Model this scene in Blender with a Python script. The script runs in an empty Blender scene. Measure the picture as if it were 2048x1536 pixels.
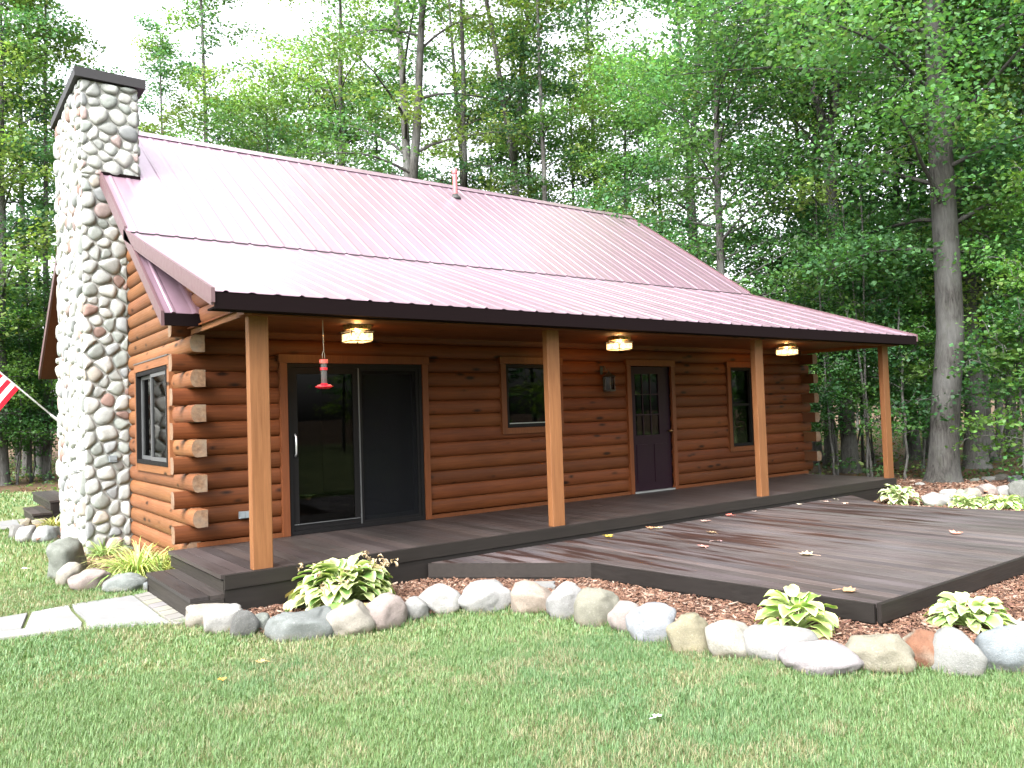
import bpy, math, random
import numpy as np
from mathutils import Vector, Matrix, noise
from mathutils.geometry import tessellate_polygon

random.seed(7)
scene = bpy.context.scene
COL = scene.collection
G = -0.38                       # lawn level (porch floor is z = 0)

# ------------------------------------------------------------------ helpers
class MB:
    """collects shapes, then links them as ONE mesh object"""
    def __init__(s):
        s.v = []; s.f = []; s.m = []; s.c = []; s.cur = (1, 1, 1); s.mat = 0
    def add(s, vs, fs, col=None, mat=None):
        n = len(s.v); col = col or s.cur; mat = s.mat if mat is None else mat
        s.v += [tuple(v) for v in vs]; s.c += [col] * len(vs)
        s.f += [tuple(i + n for i in f) for f in fs]; s.m += [mat] * len(fs)
    def box(s, x0, x1, y0, y1, z0, z1, col=None, mat=None):
        v = [(x, y, z) for z in (z0, z1) for y in (y0, y1) for x in (x0, x1)]
        s.add(v, [(0, 2, 3, 1), (4, 5, 7, 6), (0, 1, 5, 4), (2, 6, 7, 3), (0, 4, 6, 2), (1, 3, 7, 5)], col, mat)
    def prism(s, poly, z0, z1, col=None, mat=None):
        """vertical prism over a 2D polygon (ccw)"""
        n = len(poly); v = [(p[0], p[1], z0) for p in poly] + [(p[0], p[1], z1) for p in poly]
        f = [tuple(reversed(range(n))), tuple(range(n, 2 * n))] + [(i, (i + 1) % n, n + (i + 1) % n, n + i) for i in range(n)]
        s.add(v, f, col, mat)
    def extrude(s, sec, a, b, axis, col=None, mat=None, cap=None):
        """section (list of 2D points) swept along an axis; axis x: (y,z) section, axis y: (x,z) section"""
        n = len(sec)
        mk = (lambda t, p: (t, p[0], p[1])) if axis == 'x' else (lambda t, p: (p[0], t, p[1]))
        v = [mk(a, p) for p in sec] + [mk(b, p) for p in sec]
        s.add(v, [(i, (i + 1) % n, n + (i + 1) % n, n + i) for i in range(n)], col, mat)
        s.add(v, [tuple(reversed(range(n))), tuple(range(n, 2 * n))], col, mat if cap is None else cap)
    def tube(s, pts, rad, seg=8, col=None, mat=None, cap=True):
        pts = [Vector(p) for p in pts]; n0 = len(s.v); vs = []; fs = []
        ref = Vector((0.31, 0.17, 0.93))
        for i, p in enumerate(pts):
            t = (pts[min(i + 1, len(pts) - 1)] - pts[max(i - 1, 0)]).normalized()
            if abs(t.dot(ref)) > .95: r_ = Vector((1, 0, 0))
            else: r_ = ref
            a = t.cross(r_).normalized(); b = t.cross(a)
            r = rad[i] if hasattr(rad, '__len__') else rad
            for k in range(seg):
                w = 2 * math.pi * k / seg
                vs.append(p + a * (r * math.cos(w)) + b * (r * math.sin(w)))
        for i in range(len(pts) - 1):
            for k in range(seg):
                fs.append((i * seg + k, i * seg + (k + 1) % seg, (i + 1) * seg + (k + 1) % seg, (i + 1) * seg + k))
        if cap:
            fs.append(tuple(reversed(range(seg)))); fs.append(tuple((len(pts) - 1) * seg + k for k in range(seg)))
        s.add(vs, fs, col, mat)
    def lathe(s, prof, c, seg=20, col=None, mat=None):
        """profile of (r, z) turned about a vertical axis through c"""
        vs = []; fs = []; n = len(prof)
        for r, z in prof:
            for k in range(seg):
                w = 2 * math.pi * k / seg
                vs.append((c[0] + r * math.cos(w), c[1] + r * math.sin(w), c[2] + z))
        for i in range(n - 1):
            for k in range(seg):
                fs.append((i * seg + k, i * seg + (k + 1) % seg, (i + 1) * seg + (k + 1) % seg, (i + 1) * seg + k))
        fs.append(tuple(reversed(range(seg)))); fs.append(tuple((n - 1) * seg + k for k in range(seg)))
        s.add(vs, fs, col, mat)
    def mesh(s, name, mats, org=(0, 0, 0), smooth=False):
        me = bpy.data.meshes.new(name)
        o = Vector(org)
        me.from_pydata([Vector(v) - o for v in s.v], [], s.f)
        for m in (mats if isinstance(mats, (list, tuple)) else [mats]): me.materials.append(m)
        me.polygons.foreach_set('material_index', s.m)
        if smooth: me.polygons.foreach_set('use_smooth', [True] * len(s.f))
        ca = me.color_attributes.new('col', 'FLOAT_COLOR', 'POINT')
        ca.data.foreach_set('color', [x for c in s.c for x in (c[0], c[1], c[2], 1.0)])
        me.update()
        return me

def np_mesh(name, verts, quads, cols, mat, smooth=False):
    """fast mesh from numpy arrays: verts (N,3), faces (M,k), colours (N,3)"""
    me = bpy.data.meshes.new(name); N = len(verts); M, k = quads.shape
    me.vertices.add(N); me.vertices.foreach_set('co', verts.astype(np.float32).ravel())
    me.loops.add(M * k); me.loops.foreach_set('vertex_index', quads.astype(np.int32).ravel())
    me.polygons.add(M); me.polygons.foreach_set('loop_start', (np.arange(M) * k).astype(np.int32))
    me.polygons.foreach_set('loop_total', np.full(M, k, np.int32))
    if smooth: me.polygons.foreach_set('use_smooth', np.ones(M, bool))
    me.materials.append(mat)
    ca = me.color_attributes.new('col', 'FLOAT_COLOR', 'POINT')
    ca.data.foreach_set('color', np.hstack([cols, np.ones((N, 1))]).astype(np.float32).ravel())
    me.update(calc_edges=True)
    return me

ORG = {}
def link(o):
    COL.objects.link(o); return o
def thing(name, label, cat, loc=(0, 0, 0), group=None):
    o = bpy.data.objects.new(name, None); o.empty_display_size = .2; o.location = loc
    o['label'] = label; o['category'] = cat
    if group: o['group'] = group
    ORG[o] = Vector(loc)
    return link(o)
def part(name, mb, mats, parent, smooth=False, label=None):
    """mesh part; its shapes are given in world coordinates"""
    o = bpy.data.objects.new(name, mb.mesh(name, mats, ORG[parent], smooth)); o.parent = parent
    ORG[o] = ORG[parent]
    if label: o['label'] = label
    return link(o)
def solo(name, mb, mats, label, cat, group=None, loc=(0, 0, 0), smooth=False):
    o = bpy.data.objects.new(name, mb.mesh(name, mats, loc, smooth)); o.location = loc
    o['label'] = label; o['category'] = cat
    if group: o['group'] = group
    ORG[o] = Vector(loc)
    return link(o)
def setting(name, me, kind):
    o = bpy.data.objects.new(name, me); o['kind'] = kind
    return link(o)

# ------------------------------------------------------------------ materials
class NT:
    def __init__(s, name):
        s.m = bpy.data.materials.new(name); s.m.use_nodes = True
        s.t = s.m.node_tree; s.t.nodes.clear()
        s.out = s.n('ShaderNodeOutputMaterial')
    def n(s, typ, **kw):
        x = s.t.nodes.new(typ)
        for k, v in kw.items():
            if k.startswith('i_'):
                key = k[2:]; x.inputs[int(key) if key.isdigit() else key.replace('_', ' ')].default_value = v
            else: setattr(x, k, v)
        return x
    def l(s, a, b): s.t.links.new(a, b)
    def coord(s, scale=(1, 1, 1), kind='Object', loc=(0, 0, 0)):
        tc = s.n('ShaderNodeTexCoord'); mp = s.n('ShaderNodeMapping')
        mp.inputs['Scale'].default_value = scale; mp.inputs['Location'].default_value = loc
        s.l(tc.outputs[kind], mp.inputs['Vector']); return mp.outputs[0]
    def noise(s, vec, scale, detail=4, rough=.55, dist=0):
        x = s.n('ShaderNodeTexNoise'); x.inputs['Scale'].default_value = scale
        x.inputs['Detail'].default_value = detail; x.inputs['Roughness'].default_value = rough
        x.inputs['Distortion'].default_value = dist
        if vec is not None: s.l(vec, x.inputs['Vector'])
        return x.outputs['Fac']
    def ramp(s, fac, stops):
        x = s.n('ShaderNodeValToRGB'); e = x.color_ramp.elements
        while len(e) < len(stops): e.new(.5)
        for i, (p, c) in enumerate(stops):
            e[i].position = p; e[i].color = (c, c, c, 1) if isinstance(c, (int, float)) else (c[0], c[1], c[2], 1)
        s.l(fac, x.inputs[0]); return x.outputs[0]
    def mix(s, fac, a, b, mode='MIX'):
        x = s.n('ShaderNodeMix', data_type='RGBA', blend_type=mode)
        for k, val in ((0, fac), (6, a), (7, b)):
            sock = x.inputs[k]
            if isinstance(val, bpy.types.NodeSocket): s.l(val, sock)
            elif isinstance(val, (int, float)): sock.default_value = val if k == 0 else (val, val, val, 1)
            else: sock.default_value = (val[0], val[1], val[2], 1)
        return x.outputs[2]
    def attr(s, name='col'):
        x = s.n('ShaderNodeAttribute', attribute_name=name); return x.outputs['Color']
    def bump(s, h, strength=.3, dist=.01):
        x = s.n('ShaderNodeBump'); x.inputs['Strength'].default_value = strength; x.inputs['Distance'].default_value = dist
        s.l(h, x.inputs['Height']); return x.outputs[0]
    def pbr(s, base, rough=.5, normal=None, spec=.5, metal=0, coat=0, coat_rough=.1):
        p = s.n('ShaderNodeBsdfPrincipled')
        for sock, val in (('Base Color', base), ('Roughness', rough), ('Specular IOR Level', spec), ('Metallic', metal), ('Coat Weight', coat), ('Coat Roughness', coat_rough)):
            if isinstance(val, bpy.types.NodeSocket): s.l(val, p.inputs[sock])
            elif sock == 'Base Color': p.inputs[sock].default_value = (val[0], val[1], val[2], 1)
            else: p.inputs[sock].default_value = val
        if normal: s.l(normal, p.inputs['Normal'])
        s.l(p.outputs[0], s.out.inputs[0]); return p

def plain(name, c, rough=.5, metal=0, spec=.5, var=.12, nscale=14):
    t = NT(name); n = t.noise(t.coord(), nscale)
    b = t.mix(n, tuple(x * (1 - var) for x in c), tuple(min(1, x * (1 + var)) for x in c))
    r = t.ramp(n, [(.2, max(0, rough - .08)), (.8, min(1, rough + .08))])
    t.pbr(b, r, None, spec, metal); return t.m

def wood(name, axis, dark, light, rough=.42, knots=True, use_col=True, gs=1.0):
    """stained timber with grain and knots drawn out along an axis ('x','y','z')"""
    t = NT(name); i = 'xyz'.index(axis)
    sc = [9 * gs] * 3; sc[i] = .55 * gs
    g1 = t.noise(t.coord(sc), 3.2, 6, .62, .6)
    sc2 = [60 * gs] * 3; sc2[i] = 2.2 * gs
    g2 = t.noise(t.coord(sc2), 1.5, 3, .6)
    big = t.noise(t.coord(), .9, 2)
    fac = t.mix(.4, g1, g2)
    c = t.mix(t.ramp(fac, [(.3, 0), (.68, 1)]), dark, light)
    c = t.mix(t.ramp(big, [(.35, 0), (.75, .35)]), c, tuple(x * .6 for x in dark))
    if knots:
        ks = [5.2] * 3; ks[i] = 1.7
        vo = t.n('ShaderNodeTexVoronoi'); vo.inputs['Scale'].default_value = 1.35
        vo.inputs['Randomness'].default_value = 1
        t.l(t.coord(ks), vo.inputs['Vector'])
        sp = t.ramp(vo.outputs['Distance'], [(.10, 1), (.24, 0)])
        sel = t.ramp(t.noise(t.coord(), 2.3, 1), [(.41, 0), (.48, 1)])
        kf = t.mix(1, sp, sel, 'MULTIPLY')
        c = t.mix(kf, c, tuple(x * .16 for x in dark))
    if use_col: c = t.mix(1, c, t.attr(), 'MULTIPLY')
    t.pbr(c, t.ramp(g2, [(.3, rough - .1), (.7, rough + .12)]), t.bump(fac, .35, .004), .2)
    return t.m

M = {}
M['log_x'] = wood('log_front_shaded', 'x', (.060, .0165, .0048), (.126, .0385, .0118), .55)  # front logs: porch shade is put into this darker, redder colour
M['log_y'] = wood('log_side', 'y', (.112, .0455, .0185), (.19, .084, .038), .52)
M['post'] = wood('post_timber', 'z', (.112, .045, .017), (.195, .088, .037), .55, knots=False)
M['trim'] = wood('trim_timber', 'z', (.080, .025, .0085), (.135, .046, .017), .45, knots=False)
M['ceil'] = wood('ceiling_timber', 'x', (.085, .026, .009), (.15, .048, .017), .5)
M['soffit'] = wood('soffit_timber', 'y', (.055, .019, .010), (.095, .034, .016), .55, knots=False)
def endgrain():
    t = NT('end_grain')
    n = t.noise(t.coord((1, 1, 1)), 26, 5); n2 = t.noise(t.coord(), 5)
    c = t.mix(t.ramp(n, [(.3, 0), (.7, 1)]), (.085, .043, .022), (.17, .10, .056))
    c = t.mix(t.ramp(n2, [(.45, 0), (.7, .6)]), c, (.16, .135, .105))
    t.pbr(c, .8, t.bump(n, .4, .006)); return t.m
M['end'] = endgrain()

def deck(name, wet):
    t = NT(name)
    g = t.noise(t.coord((26, 1.1, 26)), 1.6, 5, .6, .4)
    patch = t.noise(t.coord((1, .6, 1)), 1.1, 3)
    if wet:
        c = t.mix(t.ramp(g, [(.3, 0), (.7, 1)]), (.030, .0235, .0235), (.062, .053, .053))
        c = t.mix(t.ramp(patch, [(.42, 0), (.7, .7)]), c, (.080, .071, .074))
    else:
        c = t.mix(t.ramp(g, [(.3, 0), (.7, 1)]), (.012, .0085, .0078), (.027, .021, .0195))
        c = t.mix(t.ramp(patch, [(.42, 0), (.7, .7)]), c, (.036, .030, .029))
    rough = t.ramp(g, [(.25, .42), (.75, .6)])
    if wet:
        w = t.noise(t.coord((6.5, .62, 1), loc=(3, 1, 0)), 1.0, 4, .55, .3)
        yy = t.n('ShaderNodeSeparateXYZ'); tc = t.n('ShaderNodeTexCoord'); t.l(tc.outputs['Object'], yy.inputs[0])
        near = t.n('ShaderNodeMapRange'); near.inputs[1].default_value = -5.0; near.inputs[2].default_value = -2.0
        t.l(yy.outputs[1], near.inputs[0])
        th = t.n('ShaderNodeMath', operation='MULTIPLY'); t.l(w, th.inputs[0]); t.l(near.outputs[0], th.inputs[1])
        wf = t.ramp(th.outputs[0], [(.50, 0), (.57, 1)])
        c = t.mix(wf, c, (.022, .0105, .0085))
        rough = t.mix(wf, rough, .45)
    c = t.mix(1, c, t.attr(), 'MULTIPLY')
    t.pbr(c, rough, t.bump(g, .3, .004), .5); return t.m
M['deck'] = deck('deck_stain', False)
M['deck_low'] = deck('deck_stain_wet', True)
M['fascia'] = wood('deck_fascia', 'x', (.0075, .0063, .0058), (.0145, .012, .0108), .55, knots=False)
M['fascia_y'] = wood('deck_fascia_side', 'y', (.0075, .0063, .0058), (.0145, .012, .0108), .55, knots=False)

def roofmat():
    t = NT('burgundy_metal')
    n = t.noise(t.coord(), 1.2, 3); n2 = t.noise(t.coord((30, 3, 3)), 1.4, 3)
    c = t.mix(n, (.345, .22, .29), (.385, .255, .325))
    n3 = t.noise(t.coord((1, .25, .25)), 9, 4, .7)
    c = t.mix(t.ramp(n3, [(.58, 0), (.78, .35)]), c, (.29, .185, .235))
    t.pbr(c, t.ramp(n3, [(.3, .32), (.7, .46)]), t.bump(n, .08, .01), .8, .62, .9, .25); return t.m
M['roof'] = roofmat()
M['rake'] = plain('rake_trim', (.085, .045, .052), .45)
M['rake_dark'] = plain('eave_trim', (.006, .0035, .004), .85, 0, .04)
M['bronze'] = plain('bronze_frame', (.006, .0056, .006), .6, 0, .12)
M['alu'] = plain('aluminium', (.55, .56, .58), .3, .7)
M['sash'] = plain('grey_sash', (.075, .078, .082), .45, .2)
M['dark_metal'] = plain('dark_metal', (.03, .032, .03), .45, .3)
M['cap'] = plain('chimney_cap_metal', (.022, .021, .023), .6, 0, .25)
M['door'] = plain('plum_door_paint', (.012, .004, .0085), .5, 0, .15)
M['greybox'] = plain('grey_cover', (.15, .17, .185), .5)
M['red'] = plain('red_plastic', (.62, .015, .03), .28)
M['pink'] = plain('salmon_plastic', (.72, .13, .10), .35)
M['wire'] = plain('steel_wire', (.28, .25, .20), .4, .6)
M['rubber'] = plain('black_flashing', (.02, .02, .02), .7)
M['inside'] = plain('dim_interior', (.035, .022, .015), .8)
M['sill'] = plain('threshold_metal', (.24, .25, .25), .4, .3)
M['brass'] = plain('aged_brass', (.16, .09, .035), .35, .8)
M['brass_lit'] = plain('polished_brass', (.62, .40, .18), .3, .7)

def glassmat(name, tint, fres=1.5, keep=.55):
    t = NT(name)
    tr = t.n('ShaderNodeBsdfTransparent'); tr.inputs[0].default_value = (tint[0], tint[1], tint[2], 1)
    gl = t.n('ShaderNodeBsdfGlossy'); gl.inputs['Roughness'].default_value = .015
    n = t.noise(t.coord(), 1.4, 1); b = t.bump(n, .05, .02); t.l(b, gl.inputs['Normal'])
    fr = t.n('ShaderNodeFresnel'); fr.inputs[0].default_value = fres
    mx = t.n('ShaderNodeMixShader'); t.l(fr.outputs[0], mx.inputs[0]); t.l(tr.outputs[0], mx.inputs[1]); t.l(gl.outputs[0], mx.inputs[2])
    t.l(mx.outputs[0], t.out.inputs[0]); return t.m
M['glass'] = glassmat('window_glass', (.45, .45, .43), 1.26)
def clearmat():
    t = NT('clear_plastic'); tr = t.n('ShaderNodeBsdfTransparent'); tr.inputs[0].default_value = (.8, .8, .8, 1)
    p = t.n('ShaderNodeBsdfPrincipled'); p.inputs['Base Color'].default_value = (.20, .20, .205, 1); p.inputs['Roughness'].default_value = .15
    mx = t.n('ShaderNodeMixShader', i_0=.6); t.l(tr.outputs[0], mx.inputs[1]); t.l(p.outputs[0], mx.inputs[2]); t.l(mx.outputs[0], t.out.inputs[0]); return t.m
M['clear'] = clearmat()
def screenmat():
    t = NT('insect_screen')
    tr = t.n('ShaderNodeBsdfTransparent'); df = t.n('ShaderNodeBsdfDiffuse'); df.inputs[0].default_value = (.012, .013, .015, 1)
    n = t.noise(t.coord(), 400, 1)
    mx = t.n('ShaderNodeMixShader'); t.l(t.ramp(n, [(.45, .25), (.55, .5)]), mx.inputs[0])
    t.l(tr.outputs[0], mx.inputs[1]); t.l(df.outputs[0], mx.inputs[2]); t.l(mx.outputs[0], t.out.inputs[0]); return t.m
M['screen'] = screenmat()
def emit(name, c, st):
    t = NT(name); e = t.n('ShaderNodeEmission'); e.inputs[0].default_value = (c[0], c[1], c[2], 1); e.inputs[1].default_value = st
    t.l(e.outputs[0], t.out.inputs[0]); return t.m
M['bulb'] = emit('lit_bulb', (1, .62, .28), 9.0)
def lampglass():
    t = NT('lit_seeded_glass')
    tr = t.n('ShaderNodeBsdfTransparent'); tr.inputs[0].default_value = (1, .85, .62, 1)
    em = t.n('ShaderNodeEmission'); em.inputs[0].default_value = (1, .68, .36, 1)
    n = t.noise(t.coord(), 30, 3)
    t.l(t.ramp(n, [(.35, .16), (.7, .6)]), em.inputs[1])
    ad = t.n('ShaderNodeAddShader')
    t.l(tr.outputs[0], ad.inputs[0]); t.l(em.outputs[0], ad.inputs[1])
    t.l(ad.outputs[0], t.out.inputs[0]); return t.m
M['lampglass'] = lampglass()

def stonemat(name):
    t = NT(name)
    n1 = t.noise(t.coord(), 7, 6, .6); n2 = t.noise(t.coord(), 75, 3, .7)
    c = t.mix(1, t.attr(), t.ramp(n1, [(.25, .72), (.75, 1.18)]), 'MULTIPLY')
    c = t.mix(t.ramp(n2, [(.55, 0), (.7, .35)]), c, (.12, .115, .11))
    c = t.mix(t.ramp(n2, [(.28, .25), (.42, 0)]), c, (.40, .40, .39))
    t.pbr(c, .8, t.bump(t.mix(.4, n1, n2), .45, .008), .3); return t.m
M['stone'] = stonemat('field_stone')
M['mortar'] = plain('mortar', (.27, .27, .255), .95, 0, .2, .2, 40)
def rockmat():
    t = NT('boulder')
    oi = t.n('ShaderNodeObjectInfo')
    off = t.n('ShaderNodeVectorMath', operation='ADD'); tc = t.n('ShaderNodeTexCoord')
    t.l(tc.outputs['Object'], off.inputs[0]); t.l(oi.outputs['Location'], off.inputs[1])
    v = off.outputs[0]
    n1 = t.noise(v, 6, 6, .62); n2 = t.noise(v, 85, 4, .75); n3 = t.noise(v, 2.2, 3)
    c = t.mix(1, oi.outputs['Color'], t.ramp(n1, [(.25, .66), (.75, 1.2)]), 'MULTIPLY')
    c = t.mix(t.ramp(n2, [(.54, 0), (.66, .55)]), c, (.10, .095, .085))
    c = t.mix(t.ramp(n2, [(.30, .3), (.42, 0)]), c, (.42, .41, .39))
    # moss and soil staining near the ground side of the stone
    s = t.n('ShaderNodeSeparateXYZ'); t.l(tc.outputs['Object'], s.inputs[0])
    mr = t.n('ShaderNodeMapRange'); mr.inputs[1].default_value = .07; mr.inputs[2].default_value = .0; t.l(s.outputs[2], mr.inputs[0])
    mm = t.n('ShaderNodeMath', operation='MULTIPLY'); t.l(mr.outputs[0], mm.inputs[0]); t.l(t.ramp(n1, [(.4, 0), (.6, .9)]), mm.inputs[1])
    c = t.mix(mm.outputs[0], c, (.12, .10, .055))
    # rust patch on the stones flagged with a second colour
    at = t.attr()
    c = t.mix(t.ramp(n3, [(.48, 0), (.56, .8)]), c, t.mix(1, c, at, 'MULTIPLY'))
    t.pbr(c, .82, t.bump(t.mix(.45, n1, n2), .9, .02), .25); return t.m
M['rock'] = rockmat()
def slabmat():
    t = NT('bluestone')
    n = t.noise(t.coord(), 3.2, 6); n2 = t.noise(t.coord(), 45, 3)
    c = t.mix(1, t.attr(), t.ramp(n, [(.25, .34), (.75, .50)]), 'MULTIPLY')
    c = t.mix(t.ramp(n2, [(.5, 0), (.75, .25)]), c, (.13, .125, .12))
    t.pbr(c, .7, t.bump(n, .3, .01), .35); return t.m
M['slab'] = slabmat()

def leafmat(name, trans=.48, gloss=.02, bright=1.0, rnd=.3):
    t = NT(name)
    oi = t.n('ShaderNodeObjectInfo')
    k = t.n('ShaderNodeMapRange'); k.inputs[3].default_value = bright * (1 - rnd); k.inputs[4].default_value = bright * (1 + rnd)
    t.l(oi.outputs['Random'], k.inputs[0])
    c = t.mix(1, t.attr(), k.outputs[0], 'MULTIPLY')
    d = t.n('ShaderNodeBsdfDiffuse'); t.l(c, d.inputs[0])
    tl = t.n('ShaderNodeBsdfTranslucent'); c2 = t.mix(1, c, (1.15, 1.2, .55), 'MULTIPLY'); t.l(c2, tl.inputs[0])
    m1 = t.n('ShaderNodeMixShader', i_0=trans); t.l(d.outputs[0], m1.inputs[1]); t.l(tl.outputs[0], m1.inputs[2])
    g = t.n('ShaderNodeBsdfGlossy'); g.inputs['Roughness'].default_value = .55
    m2 = t.n('ShaderNodeMixShader', i_0=gloss); t.l(m1.outputs[0], m2.inputs[1]); t.l(g.outputs[0], m2.inputs[2])
    t.l(m2.outputs[0], t.out.inputs[0]); return t.m
M['leaf'] = leafmat('tree_leaves')
M['hosta'] = leafmat('hosta_leaves', .25, .07, 1.0, .05)
M['blade'] = leafmat('grass_blades', .3, .04, 1.0, 0)
M['dry'] = leafmat('fallen_leaves', .12, .04, 1.0, .1)
def barkmat():
    t = NT('bark')
    v = t.coord((14, 14, 2.6)); n = t.noise(v, 1.6, 6, .65, .8); n2 = t.noise(t.coord(), 1.1, 3); n3 = t.noise(t.coord(), 6, 3)
    c = t.mix(t.ramp(n, [(.32, 0), (.62, 1)]), (.026, .024, .022), (.125, .12, .112))
    c = t.mix(t.ramp(n2, [(.42, 0), (.62, .6)]), c, (.18, .182, .178))
    c = t.mix(t.ramp(n3, [(.55, 0), (.7, .35)]), c, (.09, .10, .07))
    c = t.mix(1, c, t.attr(), 'MULTIPLY')
    t.pbr(c, .92, t.bump(n, .9, .03), .2); return t.m
M['bark'] = barkmat()
def soil(name, a, b, sc):
    t = NT(name); n = t.noise(t.coord(), sc, 8, .7); n2 = t.noise(t.coord(), .35, 4)
    c = t.mix(t.ramp(n, [(.3, 0), (.7, 1)]), a, b); c = t.mix(t.ramp(n2, [(.4, 0), (.7, .4)]), c, tuple(x * .6 for x in a))
    t.pbr(c, .95, t.bump(n, .6, .03), .15); return t.m
M['litter'] = soil('leaf_litter', (.035, .023, .014), (.13, .085, .048), 9)
M['lawn'] = soil('lawn_soil', (.070, .105, .034), (.15, .165, .075), 16)
M['mulch'] = soil('mulch_bed', (.028, .014, .010), (.10, .054, .036), 30)
M['chip'] = plain('bark_chips', (1, 1, 1), .85, 0, .25, .1)
def chipmat():
    t = NT('mulch_chips'); n = t.noise(t.coord(), 60, 2)
    t.pbr(t.mix(1, t.attr(), t.ramp(n, [(.3, .75), (.7, 1.15)]), 'MULTIPLY'), .85, None, .25); return t.m
M['chip'] = chipmat()
def clothmat():
    t = NT('flag_cloth'); d = t.n('ShaderNodeBsdfDiffuse'); tl = t.n('ShaderNodeBsdfTranslucent')
    t.l(t.attr(), d.inputs[0]); t.l(t.attr(), tl.inputs[0])
    m = t.n('ShaderNodeMixShader', i_0=.3); t.l(d.outputs[0], m.inputs[1]); t.l(tl.outputs[0], m.inputs[2]); t.l(m.outputs[0], t.out.inputs[0]); return t.m
M['cloth'] = clothmat()

# ------------------------------------------------------------------ camera, light
cam = bpy.data.cameras.new('camera'); co = link(bpy.data.objects.new('camera', cam)); scene.camera = co
Rv = Vector((0.80103656, -0.59770427, -0.03301551)); Uv = Vector((0.00396117, -0.04985935, 0.99874839)); Fv = Vector((0.59860232, 0.80016476, 0.03757155))
m = Matrix.Identity(4)
for i in range(3): m[i][0], m[i][1], m[i][2] = Rv[i], Uv[i], -Fv[i]
m.translation = Vector((-2.186, -9.137, 1.347)); co.matrix_world = m
cam.sensor_width = 36; cam.lens = 1593.12 / 2048 * 36; cam.clip_start = .05; cam.clip_end = 2000
CX, CY = -2.186, -9.137

SUN_EL, SUN_AZ = math.radians(52), math.radians(-62)      # azimuth measured from +Y towards +X: sun to the west-north-west, high
w = bpy.data.worlds.new("World"); scene.world = w; w.use_nodes = True; nt = w.node_tree
bg = nt.nodes['Background']; sky = nt.nodes.new('ShaderNodeTexSky'); sky.sky_type = 'NISHITA'; sky.sun_disc = False
sky.sun_elevation = SUN_EL; sky.sun_rotation = SUN_AZ; sky.air_density = 1.0; sky.dust_density = 6.0; sky.ozone_density = .6
hs = nt.nodes.new('ShaderNodeHueSaturation'); hs.inputs['Saturation'].default_value = .2; hs.inputs['Value'].default_value = 2.0
nt.links.new(sky.outputs[0], hs.inputs['Color']); nt.links.new(hs.outputs[0], bg.inputs[0]); bg.inputs[1].default_value = .15
sl = bpy.data.lights.new('sun', 'SUN'); sl.energy = .85; sl.angle = math.radians(35); sl.color = (1, .975, .94)
so = link(bpy.data.objects.new('sun', sl))
SD = Vector((math.sin(SUN_AZ) * math.cos(SUN_EL), math.cos(SUN_AZ) * math.cos(SUN_EL), math.sin(SUN_EL)))
SD = Vector((-.62, -.30, .73)).normalized()
so.rotation_euler = SD.to_track_quat('Z', 'Y').to_euler()
sky.sun_elevation = math.asin(SD.z); sky.sun_rotation = math.atan2(SD.x, SD.y)
scene.view_settings.view_transform = 'Standard'; scene.view_settings.look = 'None'
scene.view_settings.gamma = 1; scene.view_settings.exposure = 1.68
try:
    scene.cycles.max_bounces = 7; scene.cycles.diffuse_bounces = 4; scene.cycles.transparent_max_bounces = 12
    scene.cycles.sample_clamp_indirect = 6; scene.cycles.use_denoising = True
    scene.cycles.caustics_reflective = False; scene.cycles.caustics_refractive = False
except Exception: pass

def rgb(*a): return a
exec_parts = []

# ================================================================== THE CABIN
XW0, XW1 = .18, 11.86            # gable walls
RX0, RX1 = -.156, 11.99          # roof ends
YR, ZR = 4.72, 6.09              # ridge
JY, JZ = 1.28, 3.70              # where the porch roof leaves the main roof
SM, SP = .6948, .349             # slopes
zm = lambda y: JZ + SM * (y - JY) if y <= YR else ZR - SM * (y - YR)
zp = lambda y: JZ + SP * (y - JY)
cabin = thing('log_cabin', 'honey-stained log cabin with a burgundy metal roof, stone chimney and long covered porch', 'cabin', (XW0, 0, G))
H = .188
rl = random.Random(3)
def tone(r=rl, a=.78, b=1.16):
    t = r.uniform(a, b); return (t, t * r.uniform(.93, 1.03), t * r.uniform(.9, 1.06))
def logsec(base, sign, zc, bulge=.056, back=.10, n=9):
    """half-round log section as (offset, z) points; sign: outward direction"""
    pts = []
    for i in range(n + 1):
        a = math.pi * i / n
        pts.append((base + sign * bulge * math.sin(a) ** .92, zc - H / 2 * math.cos(a) * 1.0))
    pts += [(base - sign * back, zc + H / 2 * .97), (base - sign * back, zc - H / 2 * .97)]
    return pts
def cut(a, b, holes):
    segs = [(a, b)]
    for h0, h1 in holes:
        new = []
        for s0, s1 in segs:
            if h1 <= s0 or h0 >= s1: new.append((s0, s1)); continue
            if h0 > s0: new.append((s0, h0))
            if h1 < s1: new.append((h1, s1))
        segs = new
    return [s for s in segs if s[1] - s[0] > .02]

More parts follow.
